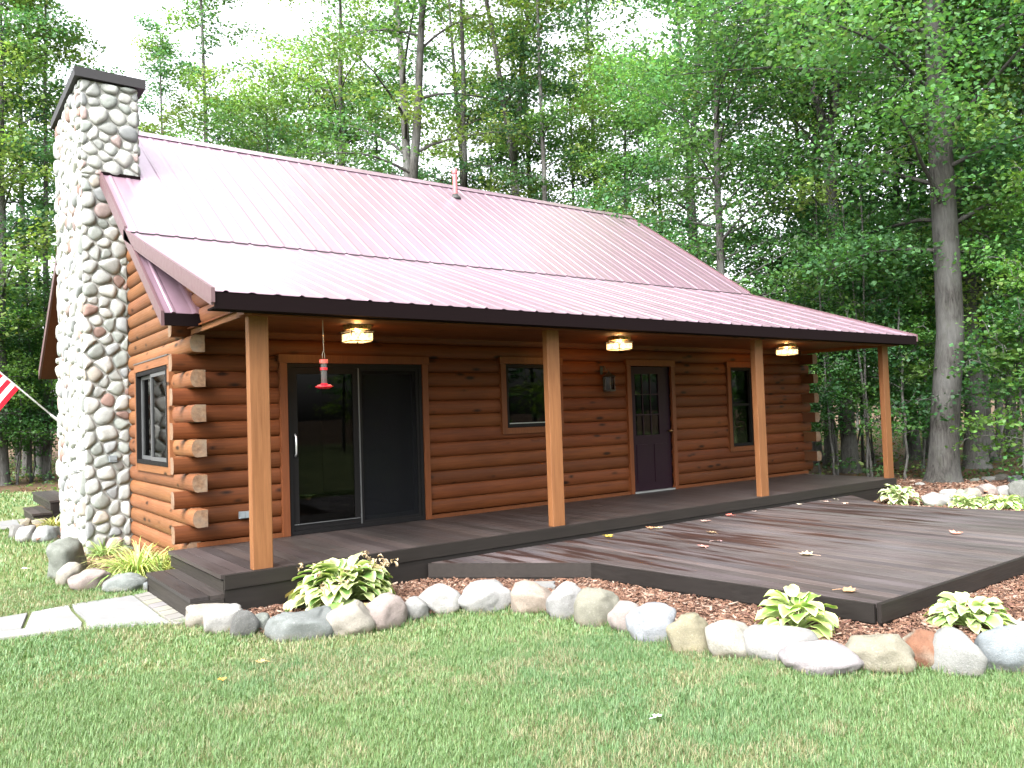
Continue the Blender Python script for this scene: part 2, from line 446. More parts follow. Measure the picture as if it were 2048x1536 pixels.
FRONT_HOLES = [(1.31, 3.145, -.1, 2.035), (4.51, 5.47, 1.15, 2.06), (7.0, 7.95, -.1, 2.06), (9.515, 10.13, .63, 2.055)]
wall = MB()
for k in range(-1, 12):
    zc = .338 + H * k
    odd = k % 2
    a, b = (XW0 - .145, XW1 + .145) if odd else (XW0 + .12, XW1 - .12)
    holes = [(h[0], h[1]) for h in FRONT_HOLES if h[2] < zc + .02 and zc - .02 < h[3]]
    for s0, s1 in cut(a, b, holes):
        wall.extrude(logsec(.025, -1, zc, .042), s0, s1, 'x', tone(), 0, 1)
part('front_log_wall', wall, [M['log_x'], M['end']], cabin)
gh = [(.60, 2.21, .865, 2.045)]
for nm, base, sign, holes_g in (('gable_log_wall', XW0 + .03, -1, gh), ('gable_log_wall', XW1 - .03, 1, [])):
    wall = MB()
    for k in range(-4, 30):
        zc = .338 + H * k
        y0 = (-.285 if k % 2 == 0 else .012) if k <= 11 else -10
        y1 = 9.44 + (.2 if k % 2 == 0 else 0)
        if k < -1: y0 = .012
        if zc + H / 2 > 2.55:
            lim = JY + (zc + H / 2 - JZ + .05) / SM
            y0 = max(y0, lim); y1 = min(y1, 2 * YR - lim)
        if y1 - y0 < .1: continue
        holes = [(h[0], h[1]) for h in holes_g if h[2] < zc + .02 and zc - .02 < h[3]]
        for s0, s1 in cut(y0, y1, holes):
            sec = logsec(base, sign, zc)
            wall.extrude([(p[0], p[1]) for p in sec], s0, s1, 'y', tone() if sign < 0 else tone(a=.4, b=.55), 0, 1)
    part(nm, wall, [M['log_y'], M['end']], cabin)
# rear wall and the room behind the glass
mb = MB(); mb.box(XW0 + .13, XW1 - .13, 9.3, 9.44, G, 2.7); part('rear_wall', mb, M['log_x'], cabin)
mb = MB()
mb.box(XW0 + .14, XW1 - .14, .14, 9.28, -.12, -.02); mb.box(XW0 + .14, XW1 - .14, .14, 9.28, 2.41, 2.46)
mb.box(XW0 + .14, XW1 - .14, 5.0, 5.1, -.02, 2.41); mb.box(3.9, 4.0, .14, 5.0, -.02, 2.41); mb.box(6.5, 6.58, .14, 5.0, -.02, 2.41); mb.box(8.6, 8.68, .14, 5.0, -.02, 2.41)
mb.box(XW1 - .16, XW1 - .145, .14, 5.0, -.02, 2.41)
part('interior', mb, M['inside'], cabin)
# trim board along the foot of the front wall
for x0, x1 in ((XW0 + .09, 1.225), (3.235, 6.925), (8.03, XW1 - .05)):
    mb = MB(); mb.box(x0, x1, -.035, .02, .002, .05); part('base_trim', mb, M['trim'], cabin)

def casing(mb, x0, x1, z0, z1, w=.085, head=.10, foot=True, y0=-.052, y1=.028):
    zb = z0 - (w if foot else 0)
    mb.box(x0 - w, x0, y0, y1, zb, z1, tone(a=.9, b=1.1)); mb.box(x1, x1 + w, y0, y1, zb, z1, tone(a=.9, b=1.1))
    mb.box(x0 - w - .015, x1 + w + .015, y0 - .006, y1, z1 + .001, z1 + head, tone(a=.9, b=1.1))
    if foot: mb.box(x0 + .001, x1 - .001, y0 + .003, y1, z0 - w, z0 - .002, tone(a=.9, b=1.1))
def frame(mb, x0, x1, z0, z1, t, y0, y1):
    mb.box(x0, x0 + t, y0, y1, z0, z1); mb.box(x1 - t, x1, y0, y1, z0, z1)
    mb.box(x0 + t, x1 - t, y0 + .002, y1 - .002, z0, z0 + t); mb.box(x0 + t, x1 - t, y0 + .002, y1 - .002, z1 - t, z1)
# --- sliding door
sd = MB(); frame(sd, 1.312, 3.143, .004, 2.033, .048, -.035, .10)
slide = part('sliding_door', sd, M['bronze'], cabin)
def sub(name, mb, mats, par, **k): return part(name, mb, mats, par, **k)
mb = MB(); casing(mb, 1.31, 3.145, .004, 2.036, foot=False); sub('door_casing', mb, M['trim'], slide)
mb = MB(); frame(mb, 1.362, 2.235, .055, 1.983, .075, -.02, .025); sub('sliding_panel', mb, M['bronze'], slide)
mb = MB(); mb.box(1.44, 2.157, 0, .006, .132, 1.906); sub('glass_pane', mb, M['glass'], slide)
mb = MB(); frame(mb, 2.19, 3.093, .055, 1.983, .07, .032, .075); sub('fixed_panel', mb, M['bronze'], slide)
mb = MB(); mb.box(2.262, 3.021, .055, .061, .127, 1.911); sub('glass_pane', mb, M['glass'], slide)
mb = MB(); frame(mb, 2.242, 3.09, .05, 1.985, .035, -.024, -.008); mb2 = MB(); mb2.box(2.278, 3.054, -.017, -.0155, .086, 1.949)
sub('screen_frame', mb, M['bronze'], slide); sub('insect_screen', mb2, M['screen'], slide)
mb = MB(); mb.tube([(1.40, -.022, .93), (1.40, -.055, .96), (1.40, -.058, 1.06), (1.40, -.055, 1.16), (1.40, -.022, 1.19)], .011, 8)
sub('handle', mb, M['alu'], slide, smooth=True)
mb = MB(); mb.box(2.228, 2.2415, -.032, -.018, .05, 1.98); sub('edge_strip', mb, M['sash'], slide)
mb = MB(); mb.box(1.37, 2.22, -.028, -.0205, .121, .130); sub('edge_strip', mb, M['sash'], slide)
# --- windows of the front wall
def window(x0, x1, z0, z1, mid=None):
    mb = MB(); frame(mb, x0 + .004, x1 - .004, z0 + .004, z1 - .004, .05, -.03, .09)
    wn = part('window', mb, M['bronze'], cabin)
    mb = MB(); casing(mb, x0, x1, z0, z1); sub('casing', mb, M['trim'], wn)
    mb = MB(); mb.box(x0 + .054, x1 - .054, .02, .026, z0 + .054, z1 - .054); sub('glass_pane', mb, M['glass'], wn)
    if mid:
        mb = MB(); mb.box(x0 + .054, x1 - .054, -.012, .016, mid - .022, mid + .022); sub('sash_bar', mb, M['bronze'], wn)
    return wn
wn = window(4.51, 5.47, 1.15, 2.06)
mb = MB(); mb.box(4.57, 5.41, -.022, -.012, 1.205, 1.218); sub('sill_edge', mb, M['sill'], wn)
window(9.515, 10.13, .63, 2.055, 1.38)
# --- entry door
mb = MB(); mb.box(7.012, 7.938, .005, .05, .03, .93); mb.box(7.012, 7.13, .005, .05, .93, 1.93); mb.box(7.68, 7.938, .005, .05, .93, 1.93); mb.box(7.012, 7.938, .005, .05, 1.93, 2.045)
for (a, b, c, d) in ((7.12, 7.42, .16, .78), (7.53, 7.83, .16, .78)):
    mb.box(a, b, -.006, .006, c, d)
dr = part('entry_door', mb, M['door'], cabin)
mb = MB(); casing(mb, 7.0, 7.95, .004, 2.056, foot=False); sub('door_casing', mb, M['trim'], dr)
mb = MB(); mb.box(7.13, 7.68, .022, .028, .93, 1.93); sub('glass_pane', mb, M['glass'], dr)
mb = MB()
for x in (7.31, 7.495): mb.box(x - .009, x + .009, .010, .020, .93, 1.93)
for z in (1.265, 1.595): mb.box(7.13, 7.68, .008, .021, z - .009, z + .009)
sub('muntins', mb, M['door'], dr)
mb = MB(); mb.box(7.002, 7.948, -.045, .03, .004, .028); sub('threshold', mb, M['sill'], dr)
mb = MB(); mb.tube([(7.88, .004, .98), (7.88, -.05, .98)], .014, 10); mb.lathe([(.0, -.001), (.03, .002), (.034, .02), (.02, .036), (0, .038)], (7.88, -.06, .965), 12); sub('door_knob', mb, M['brass'], dr, smooth=True)
# --- side window in the gable wall
gx = XW0 - .04
mb = MB()
def frame_x(mb, y0, y1, z0, z1, t, x0, x1):
    mb.box(x0, x1, y0, y0 + t, z0, z1); mb.box(x0, x1, y1 - t, y1, z0, z1)
    mb.box(x0 + .002, x1 - .002, y0 + t, y1 - t, z0, z0 + t); mb.box(x0 + .002, x1 - .002, y0 + t, y1 - t, z1 - t, z1)
frame_x(mb, .603, 2.207, .868, 2.042, .05, gx - .02, gx + .12)
sw = part('side_window', mb, M['bronze'], cabin)
mb = MB(); X0, X1 = XW0 - .055, XW0 + .025
mb.box(X0, X1, .505, .60, .775, 2.05, tone()); mb.box(X0, X1, 2.21, 2.305, .775, 2.05, tone()); mb.box(X0 - .004, X1, .495, 2.315, 2.051, 2.15, tone()); mb.box(X0 + .002, X1, .602, 2.208, .775, .863, tone())
sub('casing', mb, M['log_y'], sw)
mb = MB(); frame_x(mb, .655, 1.44, .92, 1.99, .045, gx - .01, gx + .03); frame_x(mb, 1.40, 2.155, .92, 1.99, .045, gx + .035, gx + .075); sub('sash', mb, M['sash'], sw)
mb = MB(); mb.box(gx + .008, gx + .013, .70, 1.395, .965, 1.945); mb.box(gx + .053, gx + .058, 1.445, 2.11, .965, 1.945); sub('glass_pane', mb, M['glass'], sw)
mb = MB(); mb.box(X0 - .012, X1 - .02, .52, 2.29, 2.152, 2.166); sub('drip_edge', mb, M['sash'], sw)

# --- metal roofs: ribbed sheet, ribs every 0.229 m
def ribbed(mb, x0, x1, ya, yb, zf, off=0.0, nseg=1, rib=.012, lip=.0):
    xs = []; x = x0; pitch = .229
    prof = []
    k = 0
    while True:
        c = x0 + .115 + k * pitch
        if c + .03 > x1: break
        rb = rib if k % 3 == 0 else rib * .72; wb = .027 if k % 3 == 0 else .040
        prof += [(c - wb, 0), (c - .011, rb), (c + .011, rb), (c + wb, 0)]
        k += 1
    prof = [(x0, 0)] + [p for p in prof if x0 < p[0] < x1] + [(x1, 0)]
    ys = [ya + (yb - ya) * i / nseg for i in range(nseg + 1)]
    vs = []; n = len(prof)
    for y in ys:
        for (x, h) in prof: vs.append((x, y, zf(y) + off + h))
    fs = [(i + j * n, i + 1 + j * n, i + 1 + (j + 1) * n, i + (j + 1) * n) for j in range(nseg) for i in range(n - 1)]
    mb.add(vs, fs)
    # the sheet has a thin under face
    vs = [(x, y, z - .006) for x, y, z in vs]
    mb.add(vs, [tuple(reversed(f)) for f in fs])
    for j, e in ((0, 0), (nseg, 1)):          # closed ends
        a = [(p[0], ys[j], zf(ys[j]) + off + p[1]) for p in prof]; b = [(p[0], p[1], p[2] - .006) for p in a]
        mb.add(a + b, [(i, i + 1, n + i + 1, n + i) for i in range(n - 1)])
mb = MB()
ribbed(mb, RX0, RX1, JY - .06, YR - .02, zm, .045)
ribbed(mb, RX0, .252, -.44, JY - .061, zm, .012)
ribbed(mb, RX0, RX1, YR + .02, 9.88, zm, .045)
roof = part('roof', mb, M['roof'], cabin)
def slab(mb, x0, x1, ya, yb, zf, t0, t1, col=None):
    v = [(x, y, zf(y) + t) for t in (t0, t1) for y in (ya, yb) for x in (x0, x1)]
    mb.add(v, [(0, 2, 3, 1), (4, 5, 7, 6), (0, 1, 5, 4), (2, 6, 7, 3), (0, 4, 6, 2), (1, 3, 7, 5)], col)
mb = MB(); slab(mb, RX0 + .022, RX1 - .022, JY - .05, YR, zm, -.13, .034); slab(mb, RX0 + .022, RX1 - .022, YR, 9.86, zm, -.13, .034); slab(mb, RX0 + .022, .24, -.42, JY - .052, zm, -.12, .003)
sub('soffit', mb, M['soffit'], roof)
for x0, x1 in ((RX0 - .012, RX0 + .02), (RX1 - .02, RX1 + .012)):
    mb = MB(); slab(mb, x0, x1, YR + .002, 9.885, zm, -.115, .072); slab(mb, x0, x1, JY + .001, YR, zm, -.115, .072)
    if x0 < 0: slab(mb, x0, x1, -.445, JY, zm, -.125, .03)
    sub('rake_trim', mb, M['rake'], roof)
mb = MB(); mb.box(RX0 + .021, .25, -.455, -.43, zm(-.44) - .125, zm(-.44) + .004); sub('eave_trim', mb, M['rake_dark'], roof)
mb = MB()       # ridge cap
for s in (-1, 1):
    ya, yb = YR, YR + s * .17
    v = [(x, y, zm(yb if y != YR else YR) + t) for t in (.068, .074) for (x, y) in ((RX0 - .015, ya), (RX1 + .015, ya), (RX1 + .015, yb), (RX0 - .015, yb))]
    f = [(0, 1, 2, 3), (7, 6, 5, 4), (0, 4, 5, 1), (1, 5, 6, 2), (2, 6, 7, 3), (3, 7, 4, 0)]
    mb.add(v, f)
sub('ridge_cap', mb, M['roof'], roof)
mb = MB(); slab(mb, RX0 + .03, RX1 - .03, YR - .158, YR - .02, zm, .052, .0655); sub('ridge_closure', mb, M['rubber'], roof)
mb = MB(); mb.box(RX0 + .03, RX1 - .03, JY - .056, JY - .03, zp(JY - .05) - .03, zm(JY - .056) + .046); sub('panel_closure', mb, M['rubber'], roof)
vy = 4.13; vz = zm(vy) + .05
mb = MB(); mb.tube([(6.478, vy, vz - .05), (6.478, vy, vz + .47)], .048, 16)
mb.lathe([(.0, .0), (.052, .0), (.060, .012), (.060, .07), (.050, .10), (.022, .118), (0, .121)], (6.478, vy, vz + .46), 16)
vp = part('vent_pipe', mb, M['pink'], roof, smooth=False)
vp.data.materials[0] = plain('faded_vent_paint', (.34, .10, .11), .5)
mb = MB(); mb.lathe([(.115, -.05), (.11, .01), (.07, .03), (.045, .085), (.037, .09)], (6.478, vy, vz - .02), 16); sub('vent_flashing', mb, M['rubber'], roof, smooth=True)

mb = MB(); ribbed(mb, RX0, RX1, -2.19, JY + .1, zp, 0.0); proof = part('porch_roof', mb, M['roof'], cabin)
mb = MB()
slab(mb, RX0 + .022, RX1 - .022, -2.165, JY - .02, zp, -.085, -.012); sub('porch_soffit', mb, M['rake_dark'], proof)
for x0, x1 in ((RX0 - .012, RX0 + .02), (RX1 - .02, RX1 + .012)):
    mb = MB(); slab(mb, x0, x1, -2.195, JY + .06, zp, -.10, .026); sub('rake_trim', mb, M['rake'], proof)
for x0, x1 in ((RX0 - .006, RX0 + .016), (RX1 - .016, RX1 + .006)):
    mb = MB(); slab(mb, x0, x1, -2.16, JY - .1, zp, -.135, -.103); sub('rake_lip', mb, M['rake'], proof)
mb = MB(); mb.box(RX0 + .021, RX1 - .021, -2.185, -2.155, 2.335, 2.478); mb.box(RX0 + .03, RX1 - .03, -2.15, -1.93, 2.345, 2.362); sub('fascia', mb, M['rake_dark'], proof)
# porch ceiling, beam over the posts, log infill at the porch ends
mb = MB(); y = -1.735
while y < -.03:
    mb.box(XW0 + .02, XW1 - .02, y, min(y + .135, -.01), 2.392, 2.41, tone()); y += .138
part('porch_ceiling', mb, M['ceil'], cabin)
mb = MB(); mb.box(XW0 + .02, XW1 - .0, -1.915, -1.742, 2.334, 2.47); part('porch_beam', mb, M['ceil'], cabin)
for xb, sg in ((XW0 + .09, -1), (XW1 - .09, 1)):
    mb = MB()
    for zc in (2.50, 2.688, 2.876, 3.064, 3.252):
        y0 = max(-1.93, JY + (zc + H / 2 - JZ + .09) / SP)
        if y0 > .9: continue
        mb.extrude(logsec(xb, sg, zc, back=.03), y0, 1.0, 'y', tone(), 0, 0)
    mb.box(min(xb, xb + sg * .035), max(xb, xb + sg * .035), -1.93, -.03, 2.335, 2.40)
    part('porch_end_infill', mb, M['log_y'], cabin)
# posts
for i, px in enumerate((.267, 3.822, 7.825, 11.457)):
    mb = MB(); a, b, c, d, e = px, px + .188, -1.828, -1.738, .006
    poly = [(a + e, c), (b - e, c), (b, c + e), (b, d - e), (b - e, d), (a + e, d), (a, d - e), (a, c + e)]
    t = (1.0, 1.08, .96, .86)[i]
    mb.prism(poly, .002, 2.333, (t, t * .98, t * .95)); part('porch_post', mb, M['post'], cabin)
# outlet cover on the logs
mb = MB(); mb.box(.72, .845, -.055, -.02, .268, .346); mb.box(.727, .782, -.066, -.056, .275, .339); mb.box(.786, .838, -.066, -.056, .275, .339); part('outlet_cover', mb, M['greybox'], cabin)

# --- stone chimney
def clip(poly, nx, ny, d):
    out = []
    for i in range(len(poly)):
        p, q = poly[i], poly[(i + 1) % len(poly)]
        a, b = p[0] * nx + p[1] * ny - d, q[0] * nx + q[1] * ny - d
        if a <= 0: out.append(p)
        if (a < 0) != (b < 0) and a != b:
            t = a / (a - b); out.append((p[0] + (q[0] - p[0]) * t, p[1] + (q[1] - p[1]) * t))
    return out
STONES = [((.27, .28, .27), 24), ((.33, .335, .32), 20), ((.235, .255, .24), 14), ((.30, .275, .24), 10), ((.20, .21, .215), 10), ((.29, .225, .215), 6), ((.20, .13, .11), 3), ((.38, .38, .365), 12)]
SP_LIST = [c for c, n in STONES for _ in range(n)]
def stonework(mb, w, h, avg, place, rnd, gap=.0075, skip=None):
    """random field stones filling a w x h face; place(u, v, d) gives the 3D point d metres proud of the face"""
    pts = []; tries = 0
    while tries < 14000:
        tries += 1
        p = (rnd.uniform(-.02, w + .02), rnd.uniform(-.02, h + .02)); r = avg * rnd.choice((.62, .8, .95, 1.05, 1.15))
        if all((p[0] - q[0]) ** 2 / 1.15 + (p[1] - q[1]) ** 2 * 1.25 > (.5 * (r + q[2])) ** 2 for q in pts): pts.append((p[0], p[1], r))
    for p in pts:
        poly = [(0, 0), (w, 0), (w, h), (0, h)]
        poly = [(.004, .004), (w - .004, .004), (w - .004, h - .004), (.004, h - .004)]
        for q in sorted(pts, key=lambda q: (q[0] - p[0]) ** 2 + (q[1] - p[1]) ** 2)[1:17]:
            dx, dy = q[0] - p[0], q[1] - p[1]; L = math.hypot(dx, dy)
            f = .5 + .5 * (p[2] ** 2 - q[2] ** 2) / (L * L) * .25
            d = (p[0] * dx + p[1] * dy) / L + L * f - gap
            poly = clip(poly, dx / L, dy / L, d)
            if len(poly) < 3: break
        if len(poly) < 3: continue
        for _ in range(3):                                   # round the corners
            new = []
            for i in range(len(poly)):
                a, b = poly[i], poly[(i + 1) % len(poly)]
                new += [(a[0] * .77 + b[0] * .23, a[1] * .77 + b[1] * .23), (a[0] * .23 + b[0] * .77, a[1] * .23 + b[1] * .77)]
            poly = new if len(new) < 60 else poly
        cx = sum(a[0] for a in poly) / len(poly); cy = sum(a[1] for a in poly) / len(poly)
        if skip and skip(cx, cy): continue
        ext = max(math.hypot(a[0] - cx, a[1] - cy) for a in poly)
        if ext < .022: continue
        hh = min(.075, ext * rnd.uniform(.30, .48)); ph = rnd.uniform(0, 6); tilt = rnd.uniform(-.15, .15)
        base = rnd.choice(SP_LIST); k = rnd.uniform(.76, 1.08); col = tuple(min(.7, c * k) for c in base)
        vs = []; n = len(poly); rings = ((1, -.02), (.985, .25), (.93, .52), (.80, .80), (.55, .96), (.25, 1.0))
        for s, d in rings:
            for a in poly:
                u = cx + (a[0] - cx) * s; v = cy + (a[1] - cy) * s
                wob = 1 + .12 * math.sin(9 * u / ext * .3 + ph) + tilt * (u - cx) / ext
                vs.append(place(u, v, hh * d * wob))
        fs = []
        for r in range(len(rings) - 1):
            for i in range(n): fs.append((r * n + i, r * n + (i + 1) % n, (r + 1) * n + (i + 1) % n, (r + 1) * n + i))
        fs.append(tuple((len(rings) - 1) * n + i for i in range(n)))
        mb.add(vs, fs, col)
CX0, CY0, CY1, CZ1 = -.385, 2.845, 5.08, 6.10
mb = MB(); mb.box(CX0, XW0 + .08, CY0, CY1, G - .1, 4.42); mb.box(CX0, .325, CY0 + .001, CY1 - .001, 4.421, CZ1)
chim = part('chimney', mb, M['mortar'], cabin)
rs = random.Random(21); mb = MB()
stonework(mb, XW0 - .02 - CX0 + .02, 4.80 - G, .19, lambda u, v, d: (CX0 - .012 + u, CY0 - d, G + v), rs)
stonework(mb, .333 - CX0 + .012, CZ1 - 4.80, .20, lambda u, v, d: (CX0 - .012 + u, CY0 - d, 4.80 + v), rs)
stonework(mb, CY1 - CY0 + .02, CZ1 - G, .20, lambda u, v, d: (CX0 - d, CY1 + .006 - u, G + v), rs)
stonework(mb, CY1 - CY0, CZ1 - 4.6, .19, lambda u, v, d: (.325 + d, CY0 + u, 4.6 + v), rs, skip=lambda u, v: 4.6 + v < zm(CY0 + u) - .1)
stonework(mb, .7, CZ1 - G, .19, lambda u, v, d: (.31 - u, CY1 + d, G + v), rs)
sub('stonework', mb, M['stone'], chim, smooth=True)
mb = MB(); x0, x1, y0, y1 = -.468, .425, 2.765, 5.165
mb.box(x0, x1, y0, y1, 6.105, 6.235); mb.add([(x0, y0, 6.236), (x1, y0, 6.236), (x1, y1, 6.236), (x0, y1, 6.236), ((x0 + x1) / 2, (y0 + y1) / 2, 6.275)], [(0, 1, 4), (1, 2, 4), (2, 3, 4), (3, 0, 4)])
sub('chimney_cap', mb, M['cap'], chim)
mb = MB(); mb.box(-.105, -.01, CY0 - .075, CY0 - .01, .875, .962); mb.box(-.10, -.015, CY0 - .082, CY0 - .074, .90, .957); sub('cover_plate', mb, M['greybox'], chim)
mb = MB(); mb.box(-.15, .345, 2.795, 2.842, zm(2.8) + .05, zm(2.8) + .092); sub('flashing', mb, M['rake_dark'], chim)

# ================================================================== DECK
deck_o = thing('timber_deck', 'dark brown stained timber deck, raised porch floor with a lower platform and side step', 'deck', (0, -1.87, G))
rd = random.Random(5)
def board_tone():
    t = rd.uniform(.72, 1.32); return (t * rd.uniform(.96, 1.08), t, t * rd.uniform(.95, 1.05))
mb = MB(); x = -.03; w_ = .1385
while x < 11.60:
    mb.box(x, min(x + w_, 11.62), -1.838, .012, -.036, 0, board_tone()); x += w_ + .0055
part('porch_floor', mb, M['deck'], deck_o)
mb = MB(); mb.box(.01, 11.6, -1.83, .0, -.10, -.04); mb.prism([(3.75, -5.8), (9.8, -5.8), (9.2, -2.95), (10.0, -1.95), (2.35, -1.95), (3.42, -3.1)], -.24, -.216); part('dark_underlay', mb, M['rubber'], deck_o)  # dark sheets under the boards, standing in for shade in the gaps
mb = MB(); mb.box(-.004, 11.625, -1.876, -1.841, -.128, -.003, (1.25, 1.25, 1.2)); mb.box(-.004, 11.625, -1.862, -1.83, G - .06, -.132, (1.1, 1.12, 1.12))
part('fascia_board', mb, M['fascia'], deck_o)
mb = MB(); mb.box(-.006, .03, -1.83, .0, -.165, -.058, (1.9, 1.95, 1.85)); part('end_board', mb, M['fascia_y'], deck_o)
mb = MB(); mb.box(11.59, 11.626, -1.83, 0, G, -.037); part('end_board', mb, M['fascia_y'], deck_o)
# lower platform: a chamfered rectangle
A_, B_, C_, D_, E_, F_ = (2.083, -1.878), (3.272, -3.094), (3.625, -5.877), (9.95, -5.86), (9.251, -2.874), (10.157, -1.878)
def ylow(x):
    if x <= B_[0]: return A_[1] + (B_[1] - A_[1]) * (x - A_[0]) / (B_[0] - A_[0])
    if x <= C_[0]: return B_[1] + (C_[1] - B_[1]) * (x - B_[0]) / (C_[0] - B_[0])
    if x >= E_[0] and x > D_[0]: return E_[1] + (F_[1] - E_[1]) * (x - E_[0]) / (F_[0] - E_[0])
    return C_[1] + (D_[1] - C_[1]) * (x - C_[0]) / (D_[0] - C_[0])
def yhigh(x):
    return -1.880
mb = MB(); x = A_[0] + .03; ZL = -.175
while x < F_[0] - .02:
    x1 = min(x + w_, F_[0] - .01)
    for s0, s1 in [(x, x1)]:
        brk = [s0] + [b for b in (B_[0], C_[0], E_[0], D_[0]) if s0 + .002 < b < s1 - .002] + [s1]
        t = board_tone()
        for a, b in zip(brk, brk[1:]):
            def lo(xx):
                if xx <= C_[0]: return ylow(xx)
                if xx <= E_[0]: return C_[1] + (D_[1] - C_[1]) * (xx - C_[0]) / (D_[0] - C_[0])
                if xx <= D_[0]:      # right flank runs from D up to E, then the chamfer E-F
                    return max(D_[1] + (E_[1] - D_[1]) * (D_[0] - xx) / (D_[0] - E_[0]), -99)
                return E_[1] + (F_[1] - E_[1]) * (xx - E_[0]) / (F_[0] - E_[0])
            if a >= E_[0] - .001:
                la, lb = [E_[1] + (F_[1] - E_[1]) * (xx - E_[0]) / (F_[0] - E_[0]) for xx in (a, b)]
                # strip between the chamfer and the front
                mb.prism([(a, la), (b, lb), (b, -1.88), (a, -1.88)], ZL - .036, ZL, t)
                if a < D_[0] - .001:
                    fl = [E_[1] + (D_[1] - E_[1]) * (xx - E_[0]) / (D_[0] - E_[0]) for xx in (a, b)]
                    mb.prism([(a, -5.868), (b, -5.868), (b, fl[1]), (a, fl[0])], ZL - .036, ZL, t)
                    # region right of E's line but left of the flank
            else:
                mb.prism([(a, lo(a)), (b, lo(b)), (b, -1.88), (a, -1.88)], ZL - .036, ZL, t)
    x += w_ + .0075
part('lower_platform', mb, M['deck_low'], deck_o)
def skirt(name, p, q, mat, tops):
    """two boards along the edge p-q of the platform, seen face outward"""
    mb = MB(); d = Vector((q[0] - p[0], q[1] - p[1])); L = d.length; d.normalize(); n = Vector((d.y, -d.x))
    for (o0, o1, z0, z1, c) in ((.0, .036, ZL - .145, ZL - .004, tops[0]), (-.012, .022, G - .06, ZL - .149, tops[1])):
        poly = [(p[0] + n.x * o0, p[1] + n.y * o0), (p[0] + n.x * o1, p[1] + n.y * o1), (q[0] + n.x * o1, q[1] + n.y * o1), (q[0] + n.x * o0, q[1] + n.y * o0)]
        if (poly[1][0] - poly[0][0]) * (poly[2][1] - poly[1][1]) - (poly[1][1] - poly[0][1]) * (poly[2][0] - poly[1][0]) < 0: poly = poly[::-1]
        mb.prism(poly, z0, z1, c)
    part(name, mb, mat, deck_o)
def ins(p, q, e):      # pull both ends in so neighbouring boards butt
    d = Vector((q[0] - p[0], q[1] - p[1])).normalized() * e
    return (p[0] + d.x, p[1] + d.y), (q[0] - d.x, q[1] - d.y)
flip = lambda p, q: (q, p)
for p, q, mm, c in ((A_, B_, 'fascia', (1.9, 1.9)), (B_, C_, 'fascia_y', (1.0, 1.0)), (C_, D_, 'fascia', (1.35, 1.2)), (D_, E_, 'fascia_y', (1.2, 1.1)), (E_, F_, 'fascia', (1.2, 1.1))):
    a, b = ins(p, q, .003); skirt('skirt_board', a, b, M[mm], [(k, k, k) for k in c])
# step at the left end
mb = MB()
for i in range(2): mb.box(-.296 + i * .165, -.296 + i * .165 + .158, -1.85, -.20, -.201, -.165, board_tone())
step = part('step', mb, M['deck'], deck_o)
mb = MB(); mb.box(-.282, -.25, -1.835, -.215, -.292, -.208, (2.0, 2.05, 1.95)); mb.box(-.276, -.246, -1.835, -.215, G - .05, -.296, (1.8, 1.85, 1.8))
sub('riser', mb, M['fascia_y'], step)
mb = MB(); mb.box(-.284, -.012, -1.868, -1.836, -.29, -.203, (1.9, 1.95, 1.9)); mb.box(-.276, -.012, -1.862, -1.836, G - .05, -.294, (1.5, 1.5, 1.5)); sub('stringer', mb, M['fascia'], step)
mb = MB(); mb.box(-.284, .0, -.213, -.185, G, -.203); sub('stringer', mb, M['fascia'], step)
# steps of the rear porch, seen past the chimney
rs_o = thing('rear_steps', 'two dark timber steps behind the stone chimney, by the far path', 'steps', (-.2, 9.0, G))
mb = MB()
for i in range(2): mb.box(-.52 + i * .16, -.365 + i * .16, 7.75, 9.35, -.215, -.18, board_tone())
for i in range(3): mb.box(-.18 + i * .145, -.04 + i * .145, 8.3, 11.2, -.045, -.01, board_tone())
part('tread', mb, M['deck'], rs_o)
mb = MB(); mb.box(-.50, -.47, 7.77, 9.33, G - .02, -.218, (2, 2, 2)); mb.box(-.47, .2, 7.765, 7.795, G - .02, -.218, (1.3, 1.3, 1.3)); mb.box(-.16, -.13, 8.32, 11.18, -.2, -.048, (2, 2, 2)); mb.box(-.13, .25, 8.315, 8.345, G, -.048)
part('riser', mb, M['fascia_y'], rs_o)

